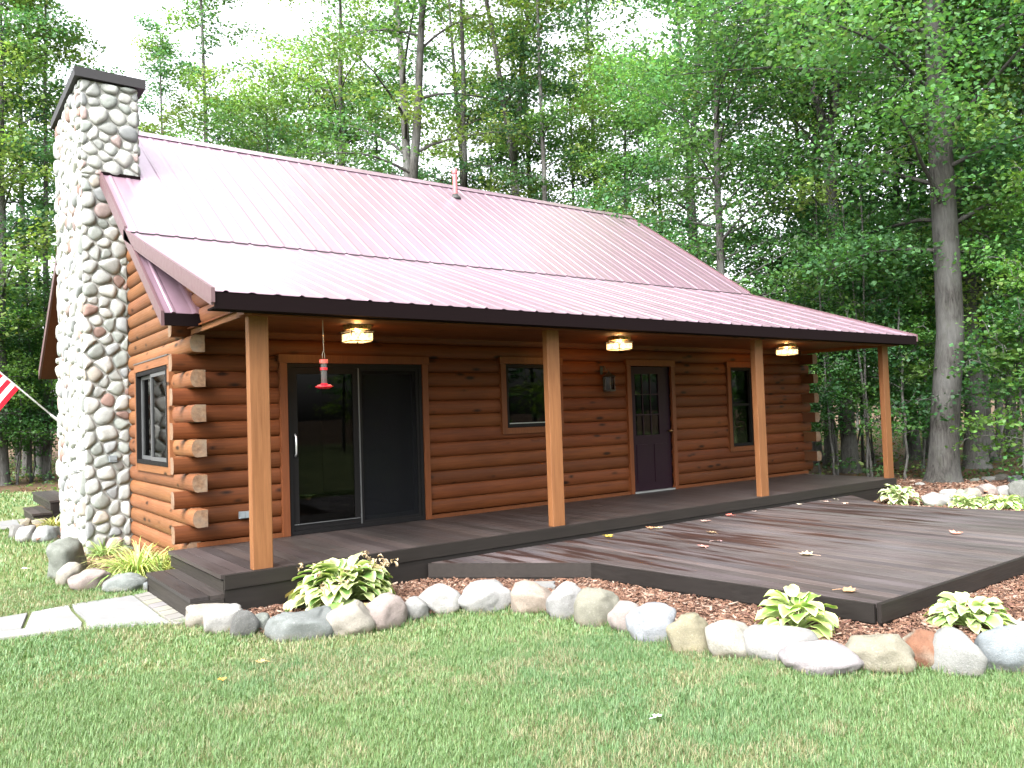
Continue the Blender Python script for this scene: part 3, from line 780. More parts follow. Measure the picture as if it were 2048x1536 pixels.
# ================================================================== LAMPS, FEEDER, LANTERN, FLAG
def lamp(x, y, label):
    o = thing('ceiling_lamp', label, 'ceiling lamp', (x, y, 2.39), 'lit lamps on the porch ceiling')
    mb = MB(); mb.box(x - .115, x + .115, y - .115, y + .115, 2.345, 2.391); part('canopy_plate', mb, M['brass_lit'], o)
    mb = MB(); a = .155; b = .100
    mb.box(x - a, x + a, y - a, y - b, 2.318, 2.326); mb.box(x - a, x + a, y + b, y + a, 2.318, 2.326); mb.box(x - a, x - b, y - b, y + b, 2.3185, 2.3255); mb.box(x + b, x + a, y - b, y + b, 2.3185, 2.3255)
    for dx, dy in ((-.09, -.09), (.09, -.09), (-.09, .09), (.09, .09)): mb.tube([(x + dx * 1.15, y + dy * 1.15, 2.32), (x + dx, y + dy, 2.35)], .006, 6)
    part('rim', mb, M['dark_metal'], o)
    mb = MB(); s = .128
    for a in (-s, s):
        for b in (-s, s): mb.box(x + a - .005, x + a + .005, y + b - .005, y + b + .005, 2.208, 2.318)
    for zz in (2.212, 2.303):
        mb.box(x - s - .004, x + s + .004, y - s - .0045, y - s + .004, zz - .005, zz + .005); mb.box(x - s - .004, x + s + .004, y + s - .004, y + s + .0045, zz - .005, zz + .005)
        mb.box(x - s - .0045, x - s + .004, y - s + .004, y + s - .004, zz - .0045, zz + .0045); mb.box(x + s - .004, x + s + .0045, y - s + .004, y + s - .004, zz - .0045, zz + .0045)
    mb.lathe([(0, -.024), (.012, -.012), (.006, .0), (.014, .006)], (x, y, 2.212), 10); part('cage', mb, M['dark_metal'], o)
    mb = MB()
    mb.box(x - s + .007, x + s - .007, y - s - .001, y - s + .001, 2.218, 2.297); mb.box(x - s + .007, x + s - .007, y + s - .001, y + s + .001, 2.218, 2.297)
    mb.box(x - s - .001, x - s + .001, y - s + .007, y + s - .007, 2.218, 2.297); mb.box(x + s - .001, x + s + .001, y - s + .007, y + s - .007, 2.218, 2.297)
    mb.box(x - s + .007, x + s - .007, y - s + .007, y + s - .007, 2.2085, 2.2105); part('glass_pane', mb, M['lampglass'], o)
    for dx, dy in ((-.045, .02), (.05, -.025)):
        mb = MB(); mb.lathe([(0, -.034), (.018, -.03), (.028, -.012), (.027, .008), (.014, .03), (.011, .045)], (x + dx, y + dy, 2.262), 12); part('bulb', mb, M['bulb'], o, smooth=True)
    L = bpy.data.lights.new('lamp_light', 'POINT'); L.energy = 7.0; L.color = (1, .56, .24); L.shadow_soft_size = .04
    lo = bpy.data.objects.new('lamp_light', L); lo.location = (0, 0, -.125); lo.parent = o; link(lo)
lamp(1.765, -1.0, 'lit square glass lamp on the porch ceiling above the sliding door')
lamp(5.83, -1.0, 'lit square glass lamp on the porch ceiling between small window and entry door')
lamp(9.85, -1.0, 'lit square glass lamp on the porch ceiling beside the tall narrow window')

fx, fy = 1.03, -1.75
fd = thing('bird_feeder', 'red and clear plastic hummingbird feeder hanging from the porch eave', 'bird feeder', (fx, fy, 1.64))
mb = MB(); mb.tube([(fx, fy, 2.34), (fx, fy, 2.30), (fx + .004, fy, 2.02)], .0035, 6); mb.tube([(fx - .002, fy, 2.025), (fx - .012, fy, 2.0), (fx - .012, fy, 1.955)], .003, 6); mb.tube([(fx + .002, fy, 2.025), (fx + .012, fy, 2.0), (fx + .012, fy, 1.955)], .003, 6); part('hanger', mb, M['wire'], fd)
mb = MB(); mb.lathe([(0, .0), (.041, .0), (.043, .006), (.043, .034), (.038, .04), (0, .042)], (fx, fy, 1.906), 20); part('cap', mb, M['pink'], fd, smooth=False)
mb = MB(); mb.lathe([(.030, 0), (.030, .205), (.034, .215)], (fx, fy, 1.70), 20); part('bottle', mb, M['clear'], fd, smooth=True)
mb = MB(); mb.lathe([(.0305, 0), (.038, .002), (.038, .026), (.0305, .028)], (fx, fy, 1.838), 20); part('collar', mb, M['red'], fd)
mb = MB(); mb.lathe([(0, -.024), (.045, -.022), (.074, -.010), (.090, .0), (.072, .007), (.042, .014), (.035, .018), (.034, .030), (.0, .031)], (fx, fy, 1.678), 28); part('base_dish', mb, M['red'], fd, smooth=True)
for k in range(4):
    mb = MB(); a = k * math.pi / 2 + .5; mb.lathe([(0, -.002), (.016, .0), (.014, .006), (0, .007)], (fx + .066 * math.cos(a), fy + .066 * math.sin(a), 1.688), 8)
    part('feeding_port', mb, M['pink'], fd)

lx, lz = 6.44, 1.80
ln = thing('wall_lantern', 'small dark metal lantern hung on the log wall left of the entry door', 'lantern', (lx, -.03, lz))
mb = MB(); mb.tube([(lx - .06, -.02, lz + .23), (lx - .06, -.10, lz + .24), (lx - .05, -.12, lz + .17)], .008, 6); mb.box(lx - .085, lx - .035, -.032, -.018, lz + .12, lz + .25); part('bracket', mb, M['dark_metal'], ln)
mb = MB(); mb.lathe([(.012, .16), (.03, .13), (.10, .085), (.115, .07), (.095, .066)], (lx, -.13, lz), 6); mb.lathe([(.095, -.15), (.10, -.135), (.085, -.125)], (lx, -.13, lz), 6)
for k in range(6):
    a = k * math.pi / 3; mb.tube([(lx + .088 * math.cos(a), -.13 + .088 * math.sin(a), lz - .13), (lx + .088 * math.cos(a), -.13 + .088 * math.sin(a), lz + .07)], .006, 5)
mb.tube([(lx, -.13, lz + .15), (lx - .02, -.13, lz + .2), (lx - .05, -.12, lz + .175)], .005, 5); part('lantern_body', mb, M['dark_metal'], ln)
mb = MB(); mb.lathe([(.078, -.125), (.080, .065)], (lx, -.13, lz), 6); part('lantern_glass', mb, M['glass'], ln)

fb = Vector((-.43, 5.0, 1.475)); fdn = Vector((-.78, .10, .785)).normalized()
fl = thing('flag', 'striped flag with a blue star field on a white pole by the chimney', 'flag', fb)
mb = MB(); mb.tube([fb + fdn * t for t in (.05, .6, 1.2, 1.8)], .0135, 10); mb.lathe([(0, 0), (.03, .02), (.036, .05), (.02, .075), (0, .08)], fb + fdn * 1.8 - Vector((0, 0, .03)), 10); part('flag_pole', mb, M['alu'], fl, smooth=True)
mb = MB(); mb.tube([fb + fdn * -.05, fb + fdn * .13], .021, 10); mb.box(fb.x - .01, fb.x + .03, fb.y - .04, fb.y + .04, fb.z - .09, fb.z + .09); part('bracket', mb, M['alu'], fl)
mb = MB(); h0 = fb + fdn * .72; nu, nv = 30, 26; fly = Vector((-.60, .10, -.79)).normalized()
side = fdn.cross(fly).normalized()
def fpt(u, v, lift=0):       # u along the fly 0..1, v along the hoist from the lower end 0..1
    p = h0 + fdn * (v * .92) + fly * (u * 1.45)
    return p + side * (.05 * math.sin(u * 9 + v * 2) * u + lift) + Vector((0, 0, -.10 * u * u))
for i in range(nu):
    for j in range(nv):
        st = 12 - j // 2
        c = (.55, .02, .035) if st % 2 == 0 else (.75, .74, .72)
        if j >= 12 and i < 12: c = (.02, .03, .16)
        q = [fpt(i / nu, j / nv), fpt((i + 1) / nu, j / nv), fpt((i + 1) / nu, (j + 1) / nv), fpt(i / nu, (j + 1) / nv)]
        mb.add(q, [(0, 1, 2, 3)], c)
fc = part('flag_cloth', mb, M['cloth'], fl)
mb = MB()
for r in range(9):
    for k in range(6 if r % 2 == 0 else 5):
        cu = (.033 + (k if r % 2 == 0 else k + .5) * .0667); cv = 12 / 26 + (.1 + r * .1) * 14 / 26 * .98
        pts = []
        for n in range(10):
            a = n * math.pi / 5; rr = .021 if n % 2 == 0 else .0085
            pts.append((cu + rr * math.sin(a) / 1.45, cv + rr * math.cos(a) / .92))
        for lf in (.002, -.002): mb.add([fpt(p[0], p[1], lf) for p in pts], [tuple(range(10))], (.8, .8, .8))
sub('stars', mb, M['cloth'], fc)

# ================================================================== PATHS
def slabs(name, polys, z, label_kind):
    root = bpy.data.objects.new(name, None); root['kind'] = 'structure'; link(root); ORG[root] = Vector((0, 0, 0))
    for poly, c in polys:
        a = sum(poly[i][0] * poly[(i + 1) % len(poly)][1] - poly[(i + 1) % len(poly)][0] * poly[i][1] for i in range(len(poly)))
        if a < 0: poly = poly[::-1]
        cx = sum(p[0] for p in poly) / len(poly); cy = sum(p[1] for p in poly) / len(poly)
        n = len(poly); mb = MB(); top = [(cx + (p[0] - cx) * .985, cy + (p[1] - cy) * .985, z) for p in poly]; lip = [(p[0], p[1], z - .008) for p in poly]; bot = [(p[0], p[1], z - .06) for p in poly]
        mb.add(top + lip + bot, [tuple(range(n))] + [(n + i, n + (i + 1) % n, (i + 1) % n, i) for i in range(n)] + [(2 * n + i, 2 * n + (i + 1) % n, n + (i + 1) % n, n + i) for i in range(n)], c)
        part('flagstone', mb, M['slab'], root)
Acol, Bcol = (.34, .345, .34), (.38, .385, .38)
P_ = [([(-2.6, -.46), (-1.70, -.39), (-1.72, -.97), (-2.6, -.97)], Bcol), ([(-1.68, -.39), (-1.365, -.36), (-1.47, -.975), (-1.70, -.96)], Acol), ([(-1.33, -.35), (-1.02, -.28), (-1.035, -.60), (-1.03, -1.06), (-1.03, -1.15), (-1.445, -1.0)], (.40, .405, .40)),
      ([(-.985, -.26), (-.44, -.27), (-.44, -1.34), (-.995, -1.17), (-.985, -1.02), (-1.0, -.57)], (.37, .375, .38)), ([(-1.70, -1.0), (-1.47, -1.025), (-1.035, -1.19), (-1.06, -1.37), (-1.70, -1.22)], (.41, .41, .40)),
      ([(-2.6, -1.0), (-1.73, -1.0), (-1.73, -1.22), (-2.6, -1.24)], Acol), ([(-1.0, -1.205), (-.45, -1.375), (-.43, -1.72), (-1.03, -1.39)], (.39, .395, .39))]
for i in range(8):
    y0 = -.235 - i * .2; P_.append(([(-.422, y0 - .02 - .003), (-.282, y0 + .02 - .003), (-.278, y0 - .165), (-.416, y0 - .205)], (.36 + .03 * (i % 3), .345 + .03 * (i % 3), .32 + .03 * (i % 2))))
slabs('flagstone_path', P_, G + .022, 'near')
P2 = [([(-1.10, 8.75), (-.66, 8.88), (-.70, 7.95), (-1.15, 7.9)], (.33, .34, .345)), ([(-1.16, 7.85), (-.70, 7.9), (-.73, 7.5), (-1.2, 7.25)], (.36, .365, .36)), ([(-3, 8.6), (-1.13, 8.75), (-1.18, 7.9), (-3, 7.7)], Acol), ([(-3, 7.65), (-1.19, 7.85), (-1.22, 7.25), (-3, 7.0)], Bcol)] + \
     [([(-.645, 8.88 - i * .2), (-.54, 8.86 - i * .2), (-.545, 8.68 - i * .2), (-.65, 8.70 - i * .2)], (.40, .36, .32)) for i in range(7)]
slabs('rear_path', P2, G + .022, 'far')

# ================================================================== GROUND, LAWN, MULCH
rng = np.random.default_rng(11)
def vnoise(x, y, sc, seed=0):
    x = np.asarray(x) * sc; y = np.asarray(y) * sc
    xi = np.floor(x).astype(np.int64); yi = np.floor(y).astype(np.int64); fx = x - xi; fy = y - yi
    fx = fx * fx * (3 - 2 * fx); fy = fy * fy * (3 - 2 * fy)
    def h(a, b):
        n = (a * 374761393 + b * 668265263 + seed * 982451653) & 0x7fffffff
        n = ((n ^ (n >> 13)) * 1274126177) & 0x7fffffff
        return ((n ^ (n >> 16)) & 0xffff) / 65535.0
    return (h(xi, yi) * (1 - fx) + h(xi + 1, yi) * fx) * (1 - fy) + (h(xi, yi + 1) * (1 - fx) + h(xi + 1, yi + 1) * fx) * fy
def inpoly(px, py, poly):
    ins_ = np.zeros(px.shape, bool); n = len(poly)
    for i in range(n):
        x0, y0 = poly[i]; x1, y1 = poly[(i + 1) % n]
        if y0 == y1: continue
        c = ((y0 > py) != (y1 > py)) & (px < (x1 - x0) * (py - y0) / (y1 - y0) + x0)
        ins_ ^= c
    return ins_
def sheet(name, poly, z, mat, kind='structure'):
    tri = tessellate_polygon([[Vector((p[0], p[1], 0)) for p in poly]])
    me = bpy.data.meshes.new(name); me.from_pydata([(p[0], p[1], z) for p in poly], [], [t if Vector((0, 0, 1)).dot((Vector((*poly[t[1]], 0)) - Vector((*poly[t[0]], 0))).cross(Vector((*poly[t[2]], 0)) - Vector((*poly[t[0]], 0)))) > 0 else t[::-1] for t in tri])
    me.materials.append(mat); return setting(name, me, kind)
mb = MB(); S = 900; mb.add([(-S, -S, G - .008), (S, -S, G - .008), (S, S, G - .008), (-S, S, G - .008)], [(0, 1, 2, 3)])
setting('ground', mb.mesh('ground', M['litter']), 'structure')
LAWN = [(-40, -45), (45, -45), (45, -7), (20, -5.4), (16.2, -3.6), (14.2, -3.1), (12.7, -2.6), (11.8, -1.2), (11.2, .4), (.3, .4), (.3, 9.6), (-.2, 11.6), (1.2, 14), (1.0, 16.6), (-1.5, 17.6), (-8, 18.6), (-20, 17), (-40, 20)]
sheet('lawn', LAWN, G, M['lawn'])
BED_F = [(-.3, -1.86), (-.22, -2.1), (-.1, -2.5), (.1, -2.72), (.35, -2.95), (.7, -3.12), (1.2, -3.12), (1.55, -3.08), (1.88, -3.3), (2.14, -3.6), (2.2, -4.0), (2.28, -4.5), (2.27, -5.0), (2.34, -5.5), (2.52, -5.95), (2.75, -6.3), (3.1, -6.62), (3.5, -6.95), (4.3, -6.95), (5.6, -7.3), (8, -7.4), (11, -7.2), (11.6, -6.2), (11.4, -5), (11.0, -4.3), (10.9, -3.4), (10.6, -2.6), (10.3, -1.9), (9.2, -2.8), (9.9, -5.8), (3.7, -5.8), (3.35, -3.1), (2.15, -1.86)]
BED_L = [(-.86, .92), (-.62, .45), (-.3, .1), (-.2, -.17), (.02, -.17), (.02, .05), (.2, .05), (.2, 2.85), (-.45, 2.85), (-.45, 3.4), (-.72, 2.3), (-.9, 1.6)]
BED_L2 = [(-.42, 5.05), (-.68, 5.0), (-.86, 5.5), (-.9, 6.1), (-.72, 7.1), (-.45, 7.4), (.2, 7.7), (.2, 5.05)]
BED_R = [(10.2, -1.86), (10.65, -2.3), (11.1, -2.75), (12.0, -2.65), (12.6, -2.85), (13.2, -3.25), (14.8, -2.8), (15.6, -2.1), (15.3, -1.5), (14.8, -.3), (13.6, -.6), (12.4, -.9), (11.7, -1.0), (11.65, -1.86)]
MZ = G + .022
for i, bpoly in enumerate((BED_F, BED_L, BED_L2, BED_R)): sheet('mulch_bed', bpoly, MZ - .001 * i, M['mulch'])

def chips(poly, n, keep_near):
    xs = np.array([p[0] for p in poly]); ys = np.array([p[1] for p in poly])
    px = rng.uniform(xs.min(), xs.max(), n); py = rng.uniform(ys.min(), ys.max(), n)
    k = inpoly(px, py, poly); px, py = px[k], py[k]
    d = np.hypot(px - CX, py - CY); k = rng.random(len(px)) < np.clip((9.0 / np.maximum(d, 1)) ** 1.1, 0, 1); px, py, d = px[k], py[k], d[k]
    return px, py, d
CH = [chips(BED_F, 150000, 0), chips(BED_L, 9000, 0), chips(BED_L2, 7000, 0), chips(BED_R, 16000, 0)]
px = np.concatenate([c[0] for c in CH]); py = np.concatenate([c[1] for c in CH]); dd = np.concatenate([c[2] for c in CH])
N = len(px); L = rng.gamma(3.2, .0085, N) + .012; L *= np.clip(dd / 8, 1, 2.0); W = L * rng.uniform(.16, .38, N)
az = rng.uniform(0, 2 * np.pi, N); el = rng.normal(0, .28, N); rl_ = rng.normal(0, .5, N)
u = np.stack([np.cos(az) * np.cos(el), np.sin(az) * np.cos(el), np.sin(el)], 1)
v = np.stack([-np.sin(az) * np.cos(rl_), np.cos(az) * np.cos(rl_), np.sin(rl_)], 1)
wv = np.cross(u, v)
hz = MZ + .004 + rng.random(N) ** 2 * .022 + .012 * vnoise(px, py, 2.5)
c0 = np.stack([px, py, hz], 1)
th = (W * .22)[:, None]
corners = [c0 - u * (L / 2)[:, None] - v * (W / 2)[:, None] * .7, c0 + u * (L / 2)[:, None] - v * (W / 2)[:, None], c0 + u * (L / 2)[:, None] * .92 + v * (W / 2)[:, None] * .8, c0 - u * (L / 2)[:, None] * .95 + v * (W / 2)[:, None]]
verts = np.stack([c + wv * th for c in corners] + [c - wv * th for c in corners], 1).reshape(-1, 3)
b = np.arange(N)[:, None] * 8
quads = np.concatenate([b + np.array([[0, 1, 2, 3]]), b + np.array([[0, 4, 5, 1]]), b + np.array([[1, 5, 6, 2]]), b + np.array([[2, 6, 7, 3]]), b + np.array([[3, 7, 4, 0]])])
pal = np.array([(.15, .066, .036), (.21, .10, .058), (.28, .155, .098), (.085, .036, .021), (.36, .23, .155), (.13, .055, .034)])
col = pal[rng.choice(6, N, p=[.28, .26, .16, .14, .06, .10])] * rng.uniform(.8, 1.2, (N, 1))
o = setting('mulch_chips', np_mesh('mulch_chips', verts, quads, np.repeat(col * np.array([.72, .84, .98]), 8, 0), M['chip']), 'stuff')

# grass blades of the mown lawn
NOGRASS = [BED_F, BED_L, BED_L2, BED_R, [(-2.65, -.43), (-1.3, -.375), (-.25, -.285), (-.25, -1.8), (-.45, -1.68), (-1.05, -1.345), (-2.65, -1.20)], [(-3, 8.6), (-.66, 8.9), (-.5, 8.85), (-.5, 7.4), (-1.2, 7.25), (-3, 7.05)], [(-.45, 2.8), (.3, 2.8), (.3, 12), (-.5, 12)], [(-.3, -1.9), (11.8, -1.9), (11.8, 1), (-.3, 1)]]
def blades(n, r0, r1, a0, a1, hgt, wid):
    a = rng.uniform(a0, a1, n); r = np.sqrt(rng.uniform(r0 * r0, r1 * r1, n))
    x = CX + np.sin(a) * r; y = CY + np.cos(a) * r
    k = inpoly(x, y, LAWN)
    for p in NOGRASS: k &= ~inpoly(x, y, p)
    x, y = x[k], y[k]; n = len(x); r = np.hypot(x - CX, y - CY)
    tall = .22 + .4 * vnoise(x, y, 1.3, 3) + .38 * vnoise(x, y, 7.5, 4)
    dry = vnoise(x, y, .55, 5) * .28 + vnoise(x, y, 2.1, 6) * .34 + vnoise(x, y, 8.5, 7) * .38
    h = hgt * (.45 + .95 * tall) * rng.uniform(.6, 1.35, n); wd = wid * rng.uniform(.7, 1.3, n)
    b_ = rng.uniform(0, 2 * np.pi, n); lean = rng.uniform(.15, 1.25, n) * h
    sx, sy = -np.sin(b_) * wd / 2, np.cos(b_) * wd / 2; lx_, ly_ = np.cos(b_), np.sin(b_)
    tw = rng.uniform(-.8, .8, n)
    z0 = np.full(n, G - .003)
    P = np.zeros((n, 5, 3))
    P[:, 0] = np.stack([x - sx, y - sy, z0], 1); P[:, 1] = np.stack([x + sx, y + sy, z0], 1)
    mx, my, mz = x + lx_ * lean * .35, y + ly_ * lean * .35, G + h * .62
    P[:, 2] = np.stack([mx + sx * .8, my + sy * .8, mz], 1); P[:, 3] = np.stack([mx - sx * .8, my - sy * .8, mz], 1)
    P[:, 4] = np.stack([x + lx_ * lean, y + ly_ * lean, G + h * np.where(lean > h, .8, 1)], 1)
    g1 = np.array([.075, .150, .048]); g2 = np.array([.114, .184, .064]); dr = np.array([.200, .192, .104])
    g3 = np.array([.048, .130, .056])
    t = rng.random((n, 1)); c = g1 * (1 - t) + g2 * t
    bl = np.clip((vnoise(x, y, .8, 9) - .5) * 3, 0, 1)[:, None]; c = c * (1 - .35 * bl) + g3 * .35 * bl
    dm = (np.clip((dry - .49) * 2.6, 0, .5) + .05 > rng.random(n))[:, None]
    c = np.where(dm, dr * rng.uniform(.75, 1.15, (n, 1)), c) * rng.uniform(.82, 1.2, (n, 1))
    return P, c
sets = [blades(380000, 2.6, 6.2, math.radians(-12), math.radians(86), .031, .0032), blades(300000, 6.2, 10.5, math.radians(-14), math.radians(88), .034, .0052),
        blades(90000, 10.5, 18, math.radians(-25), math.radians(84), .050, .012), blades(60000, 18, 30, math.radians(-25), math.radians(84), .055, .022)]
P = np.concatenate([s[0] for s in sets]); C = np.concatenate([s[1] for s in sets]); n = len(P)
verts = P.reshape(-1, 3); b = np.arange(n)[:, None] * 5
tris = np.concatenate([b + np.array([[0, 1, 2]]), b + np.array([[0, 2, 3]]), b + np.array([[3, 2, 4]])])
cols = np.repeat(C, 5, 0); cols[4::5] *= 1.15
setting('grass', np_mesh('grass', verts, tris, cols, M['blade']), 'stuff')

# ================================================================== BOULDERS
def ico(sub_):
    import bmesh
    bm = bmesh.new(); bmesh.ops.create_icosphere(bm, subdivisions=sub_, radius=1)
    v = [x.co.copy() for x in bm.verts]; f = [tuple(y.index for y in x.verts) for x in bm.faces]; bm.free(); return v, f
ICO = {3: ico(3), 4: ico(4)}
GREY, WHITE, CREAM, PINK, DARK, GREEN, TAN, BLUE = (.40, .40, .385), (.60, .595, .575), (.56, .52, .45), (.52, .43, .40), (.20, .205, .20), (.33, .36, .315), (.44, .39, .30), (.36, .40, .42)
RK = .36
rk_rng = random.Random(31)
def boulder(x, y, w_, d_, h_, c, label, group, e=.85, tilt=0, rust=None, saddle=False, z=None, name='boulder', sink=.22, flat=0):
    h_ *= 1.36; v, f = ICO[4 if w_ > .15 else 3]; sd_ = Vector((rk_rng.uniform(0, 50), rk_rng.uniform(0, 50), rk_rng.uniform(0, 50)))
    ya = math.atan2(x - CX, y - CY)              # long side square to the view, as the stones were laid along the bed edge
    mb = MB(); vs = []
    ct, st = math.cos(tilt), math.sin(tilt); cy_, sy_ = math.cos(-ya), math.sin(-ya)
    cuts = [(Vector((rk_rng.uniform(-1, 1), rk_rng.uniform(-1, 1), rk_rng.uniform(-.3, 1))).normalized(), rk_rng.uniform(.68, .92)) for _ in range(6)]
    for p in v:
        q = Vector([math.copysign(abs(t) ** e, t) for t in p])
        for n_, d in cuts:
            s = q.dot(n_) - d
            if s > 0: q -= n_ * (s * .78)
        k = 1 + .16 * (noise.noise(p * 1.3 + sd_)) + .06 * noise.noise(p * 3.3 + sd_) + .022 * noise.noise(p * 9 + sd_)
        q = q * k
        if flat and q.z > flat: q.z = flat + (q.z - flat) * .18
        if saddle and q.z > 0: q.z *= .62 + .62 * min(1, abs(q.x) ** 1.6)
        X, Y, Z = q.x * w_ * .60, q.y * d_ * .60, q.z * h_ * (.5 + sink * .5)
        X, Z = X * ct - Z * st, X * st + Z * ct
        vs.append((X * cy_ - Y * sy_, X * sy_ + Y * cy_, Z + h_ * (.5 - sink * .5)))
    mb.add(vs, f, rust or (1, 1, 1))
    me = mb.mesh(name, M['rock'], (0, 0, 0), True)
    o = bpy.data.objects.new(name, me); o.location = (x, y, G if z is None else z); o.color = (c[0] * RK, c[1] * RK, c[2] * RK, 1); h_ *= 1.0
    o['label'] = label; o['category'] = 'rock'; o['group'] = group
    if group != GR: ROCKS.append((x, y, w_, d_, ya))
    return link(o)
ROCKS = []
GL, GF, GR = 'boulders edging the chimney bed', 'boulders edging the front mulch bed', 'boulders edging the bed round the big tree'
boulder(-.80, 1.53, .36, .62, .34, GREEN, 'tall smooth grey-green boulder nearest the chimney foot, leaning over the lawn', GL, tilt=.25)
boulder(-.84, .99, .21, .2, .18, CREAM, 'small pitted cream boulder beside the tall grey-green one at the chimney bed', GL)
boulder(-.66, .58, .39, .31, .15, PINK, 'broad faceted pinkish-grey boulder in the middle of the chimney bed edge', GL, e=.7)
boulder(-.43, .15, .36, .26, .13, (.36, .40, .385), 'smooth oval pale green boulder by the flagstones and side step', GL, e=1)
boulder(-.235, .0, .09, .08, .07, BLUE, 'fist-sized grey stone tucked between oval boulder and side step', GL)
boulder(-.67, 7.17, .17, .15, .14, TAN, 'tan boulder at the far end of the rear bed by the paving bricks', GL)
boulder(-.46, 7.33, .28, .22, .11, CREAM, 'long low cream boulder beside the rear timber steps', GL)
boulder(-.89, 6.05, .2, .18, .15, GREY, 'squarish grey boulder at the left corner of the rear bed', GL, e=.6)
boulder(-.83, 5.38, .27, .22, .18, WHITE, 'round white boulder at the lawn corner of the rear bed', GL)
boulder(-.61, 5.08, .29, .24, .19, (.5, .53, .53), 'pale blue-grey boulder between the white one and the chimney', GL, e=1)
boulder(-.45, 5.36, .17, .15, .15, GREEN, 'small grey-green boulder half hidden behind the chimney edge', GL)
FR = [(-.14, -1.9, .34, .27, .13, CREAM, 'long cream boulder against the front corner of the side step', dict(e=.6)),
      (-.12, -2.25, .28, .22, .15, WHITE, 'blocky white boulder beside the end of the flagstone path', dict(e=.55)),
      (-.07, -2.58, .19, .14, .16, DARK, 'dark grey half-round boulder, darkest in the front row', dict()),
      (.09, -2.56, .17, .14, .11, (.30, .33, .30), 'low grey-green boulder between the dark one and the saddle-shaped one', dict()),
      (.29, -2.89, .47, .3, .18, (.30, .33, .325), 'wide blue-grey boulder with a dished saddle top', dict(saddle=True, e=.6)),
      (.64, -3.07, .32, .27, .19, CREAM, 'cream boulder leaning on the pink one in front of the big hosta', dict(tilt=.2)),
      (.93, -3.11, .35, .28, .2, PINK, 'pinkish boulder at the right foot of the big hosta', dict(e=1, tilt=-.1)),
      (1.24, -3.08, .21, .17, .14, (.42, .42, .41), 'small speckled grey boulder just right of the pinkish one', dict(e=1)),
      (1.52, -3.01, .35, .28, .17, WHITE, 'bright white rounded boulder right of the small speckled one', dict(e=1)),
      (1.87, -3.22, .42, .33, .19, (.55, .55, .54), 'large white-grey egg-shaped boulder left of the granite slab', dict(e=1, tilt=.1)),
      (2.14, -3.54, .34, .28, .18, (.58, .48, .40), 'peach boulder right in front of the granite slab', dict(e=.75)),
      (2.2, -3.93, .29, .24, .21, (.55, .55, .545), 'upright white boulder with black speckles right of the peach one', dict()),
      (2.27, -4.24, .33, .27, .21, (.37, .36, .29), 'tall olive-grey boulder at the bend of the front row', dict(e=.7)),
      (2.28, -4.56, .23, .19, .18, (.58, .50, .47), 'small white boulder with a pink underside', dict(e=1)),
      (2.27, -4.85, .32, .26, .19, (.46, .49, .53), 'blue-tinged white boulder between the pink-bottomed and yellow ones', dict(e=.75)),
      (2.28, -5.21, .31, .24, .18, (.45, .41, .28), 'yellowish olive square-ended boulder', dict(e=.5)),
      (2.37, -5.49, .3, .24, .17, (.57, .55, .48), 'cream boulder between the yellowish and the big flat-topped one', dict()),
      (2.57, -5.74, .41, .32, .18, (.55, .545, .53), 'big flat-topped white boulder in front of the small hosta', dict(flat=.5, e=.7)),
      (2.53, -6.1, .42, .33, .13, (.56, .52, .54), 'smooth low lilac-white oval boulder, foremost on the lawn', dict(e=1.05)),
      (2.83, -6.34, .37, .3, .17, (.46, .43, .33), 'large tan domed boulder below the deck corner', dict(e=1)),
      (3.07, -6.5, .25, .2, .16, (.48, .42, .33), 'tan boulder with a rust-red side', dict(rust=(.75, .30, .17))),
      (3.1, -6.7, .26, .18, .19, (.47, .48, .46), 'slanted grey block of a boulder right of the rusty one', dict(e=.55, tilt=-.35)),
      (3.4, -6.86, .32, .26, .20, (.38, .43, .46), 'blue-grey round boulder at the right edge of the photo', dict(e=1)),
      (4.2, -6.62, .17, .14, .09, WHITE, 'small white boulder beside the rightmost hosta in front', dict())]
for x, y, a, d_, h_, c, lb, kw in FR: boulder(x, y, a, d_, h_, c, lb, GF, **kw)
boulder(.63, -2.11, .17, .14, .10, BLUE, 'small blue-grey stone under the left leaves of the big hosta', GF)
# longer grass left by the mower at the foot of the stones
tx = []; ty = []
for (x, y, w_, d_, ya) in ROCKS:
    k = int(420 * w_); a = rng.uniform(0, 2 * np.pi, k); q = rng.uniform(.50, .68, k)
    u_, v_ = np.cos(a) * w_ * q, np.sin(a) * d_ * q
    tx.append(x + u_ * math.cos(-ya) - v_ * math.sin(-ya)); ty.append(y + u_ * math.sin(-ya) + v_ * math.cos(-ya))
tx = np.concatenate(tx); ty = np.concatenate(ty); k = ~inpoly(tx, ty, BED_F) & ~inpoly(tx, ty, BED_L) & ~inpoly(tx, ty, BED_L2); tx, ty = tx[k], ty[k]; n = len(tx)
h = rng.uniform(.03, .085, n); b_ = rng.uniform(0, 6.28, n); ln = h * rng.uniform(.1, .9, n); wd = .004; P = np.zeros((n, 5, 3))
sx, sy = -np.sin(b_) * wd / 2, np.cos(b_) * wd / 2; z0 = np.full(n, G - .003)
P[:, 0] = np.stack([tx - sx, ty - sy, z0], 1); P[:, 1] = np.stack([tx + sx, ty + sy, z0], 1)
mx, my, mz = tx + np.cos(b_) * ln * .3, ty + np.sin(b_) * ln * .3, G + h * .6
P[:, 2] = np.stack([mx + sx * .8, my + sy * .8, mz], 1); P[:, 3] = np.stack([mx - sx * .8, my - sy * .8, mz], 1); P[:, 4] = np.stack([tx + np.cos(b_) * ln, ty + np.sin(b_) * ln, G + h], 1)
c = np.where(rng.random((n, 1)) < .3, np.array([[.20, .18, .09]]), np.array([[.075, .15, .045]])) * rng.uniform(.8, 1.2, (n, 1)); b = np.arange(n)[:, None] * 5
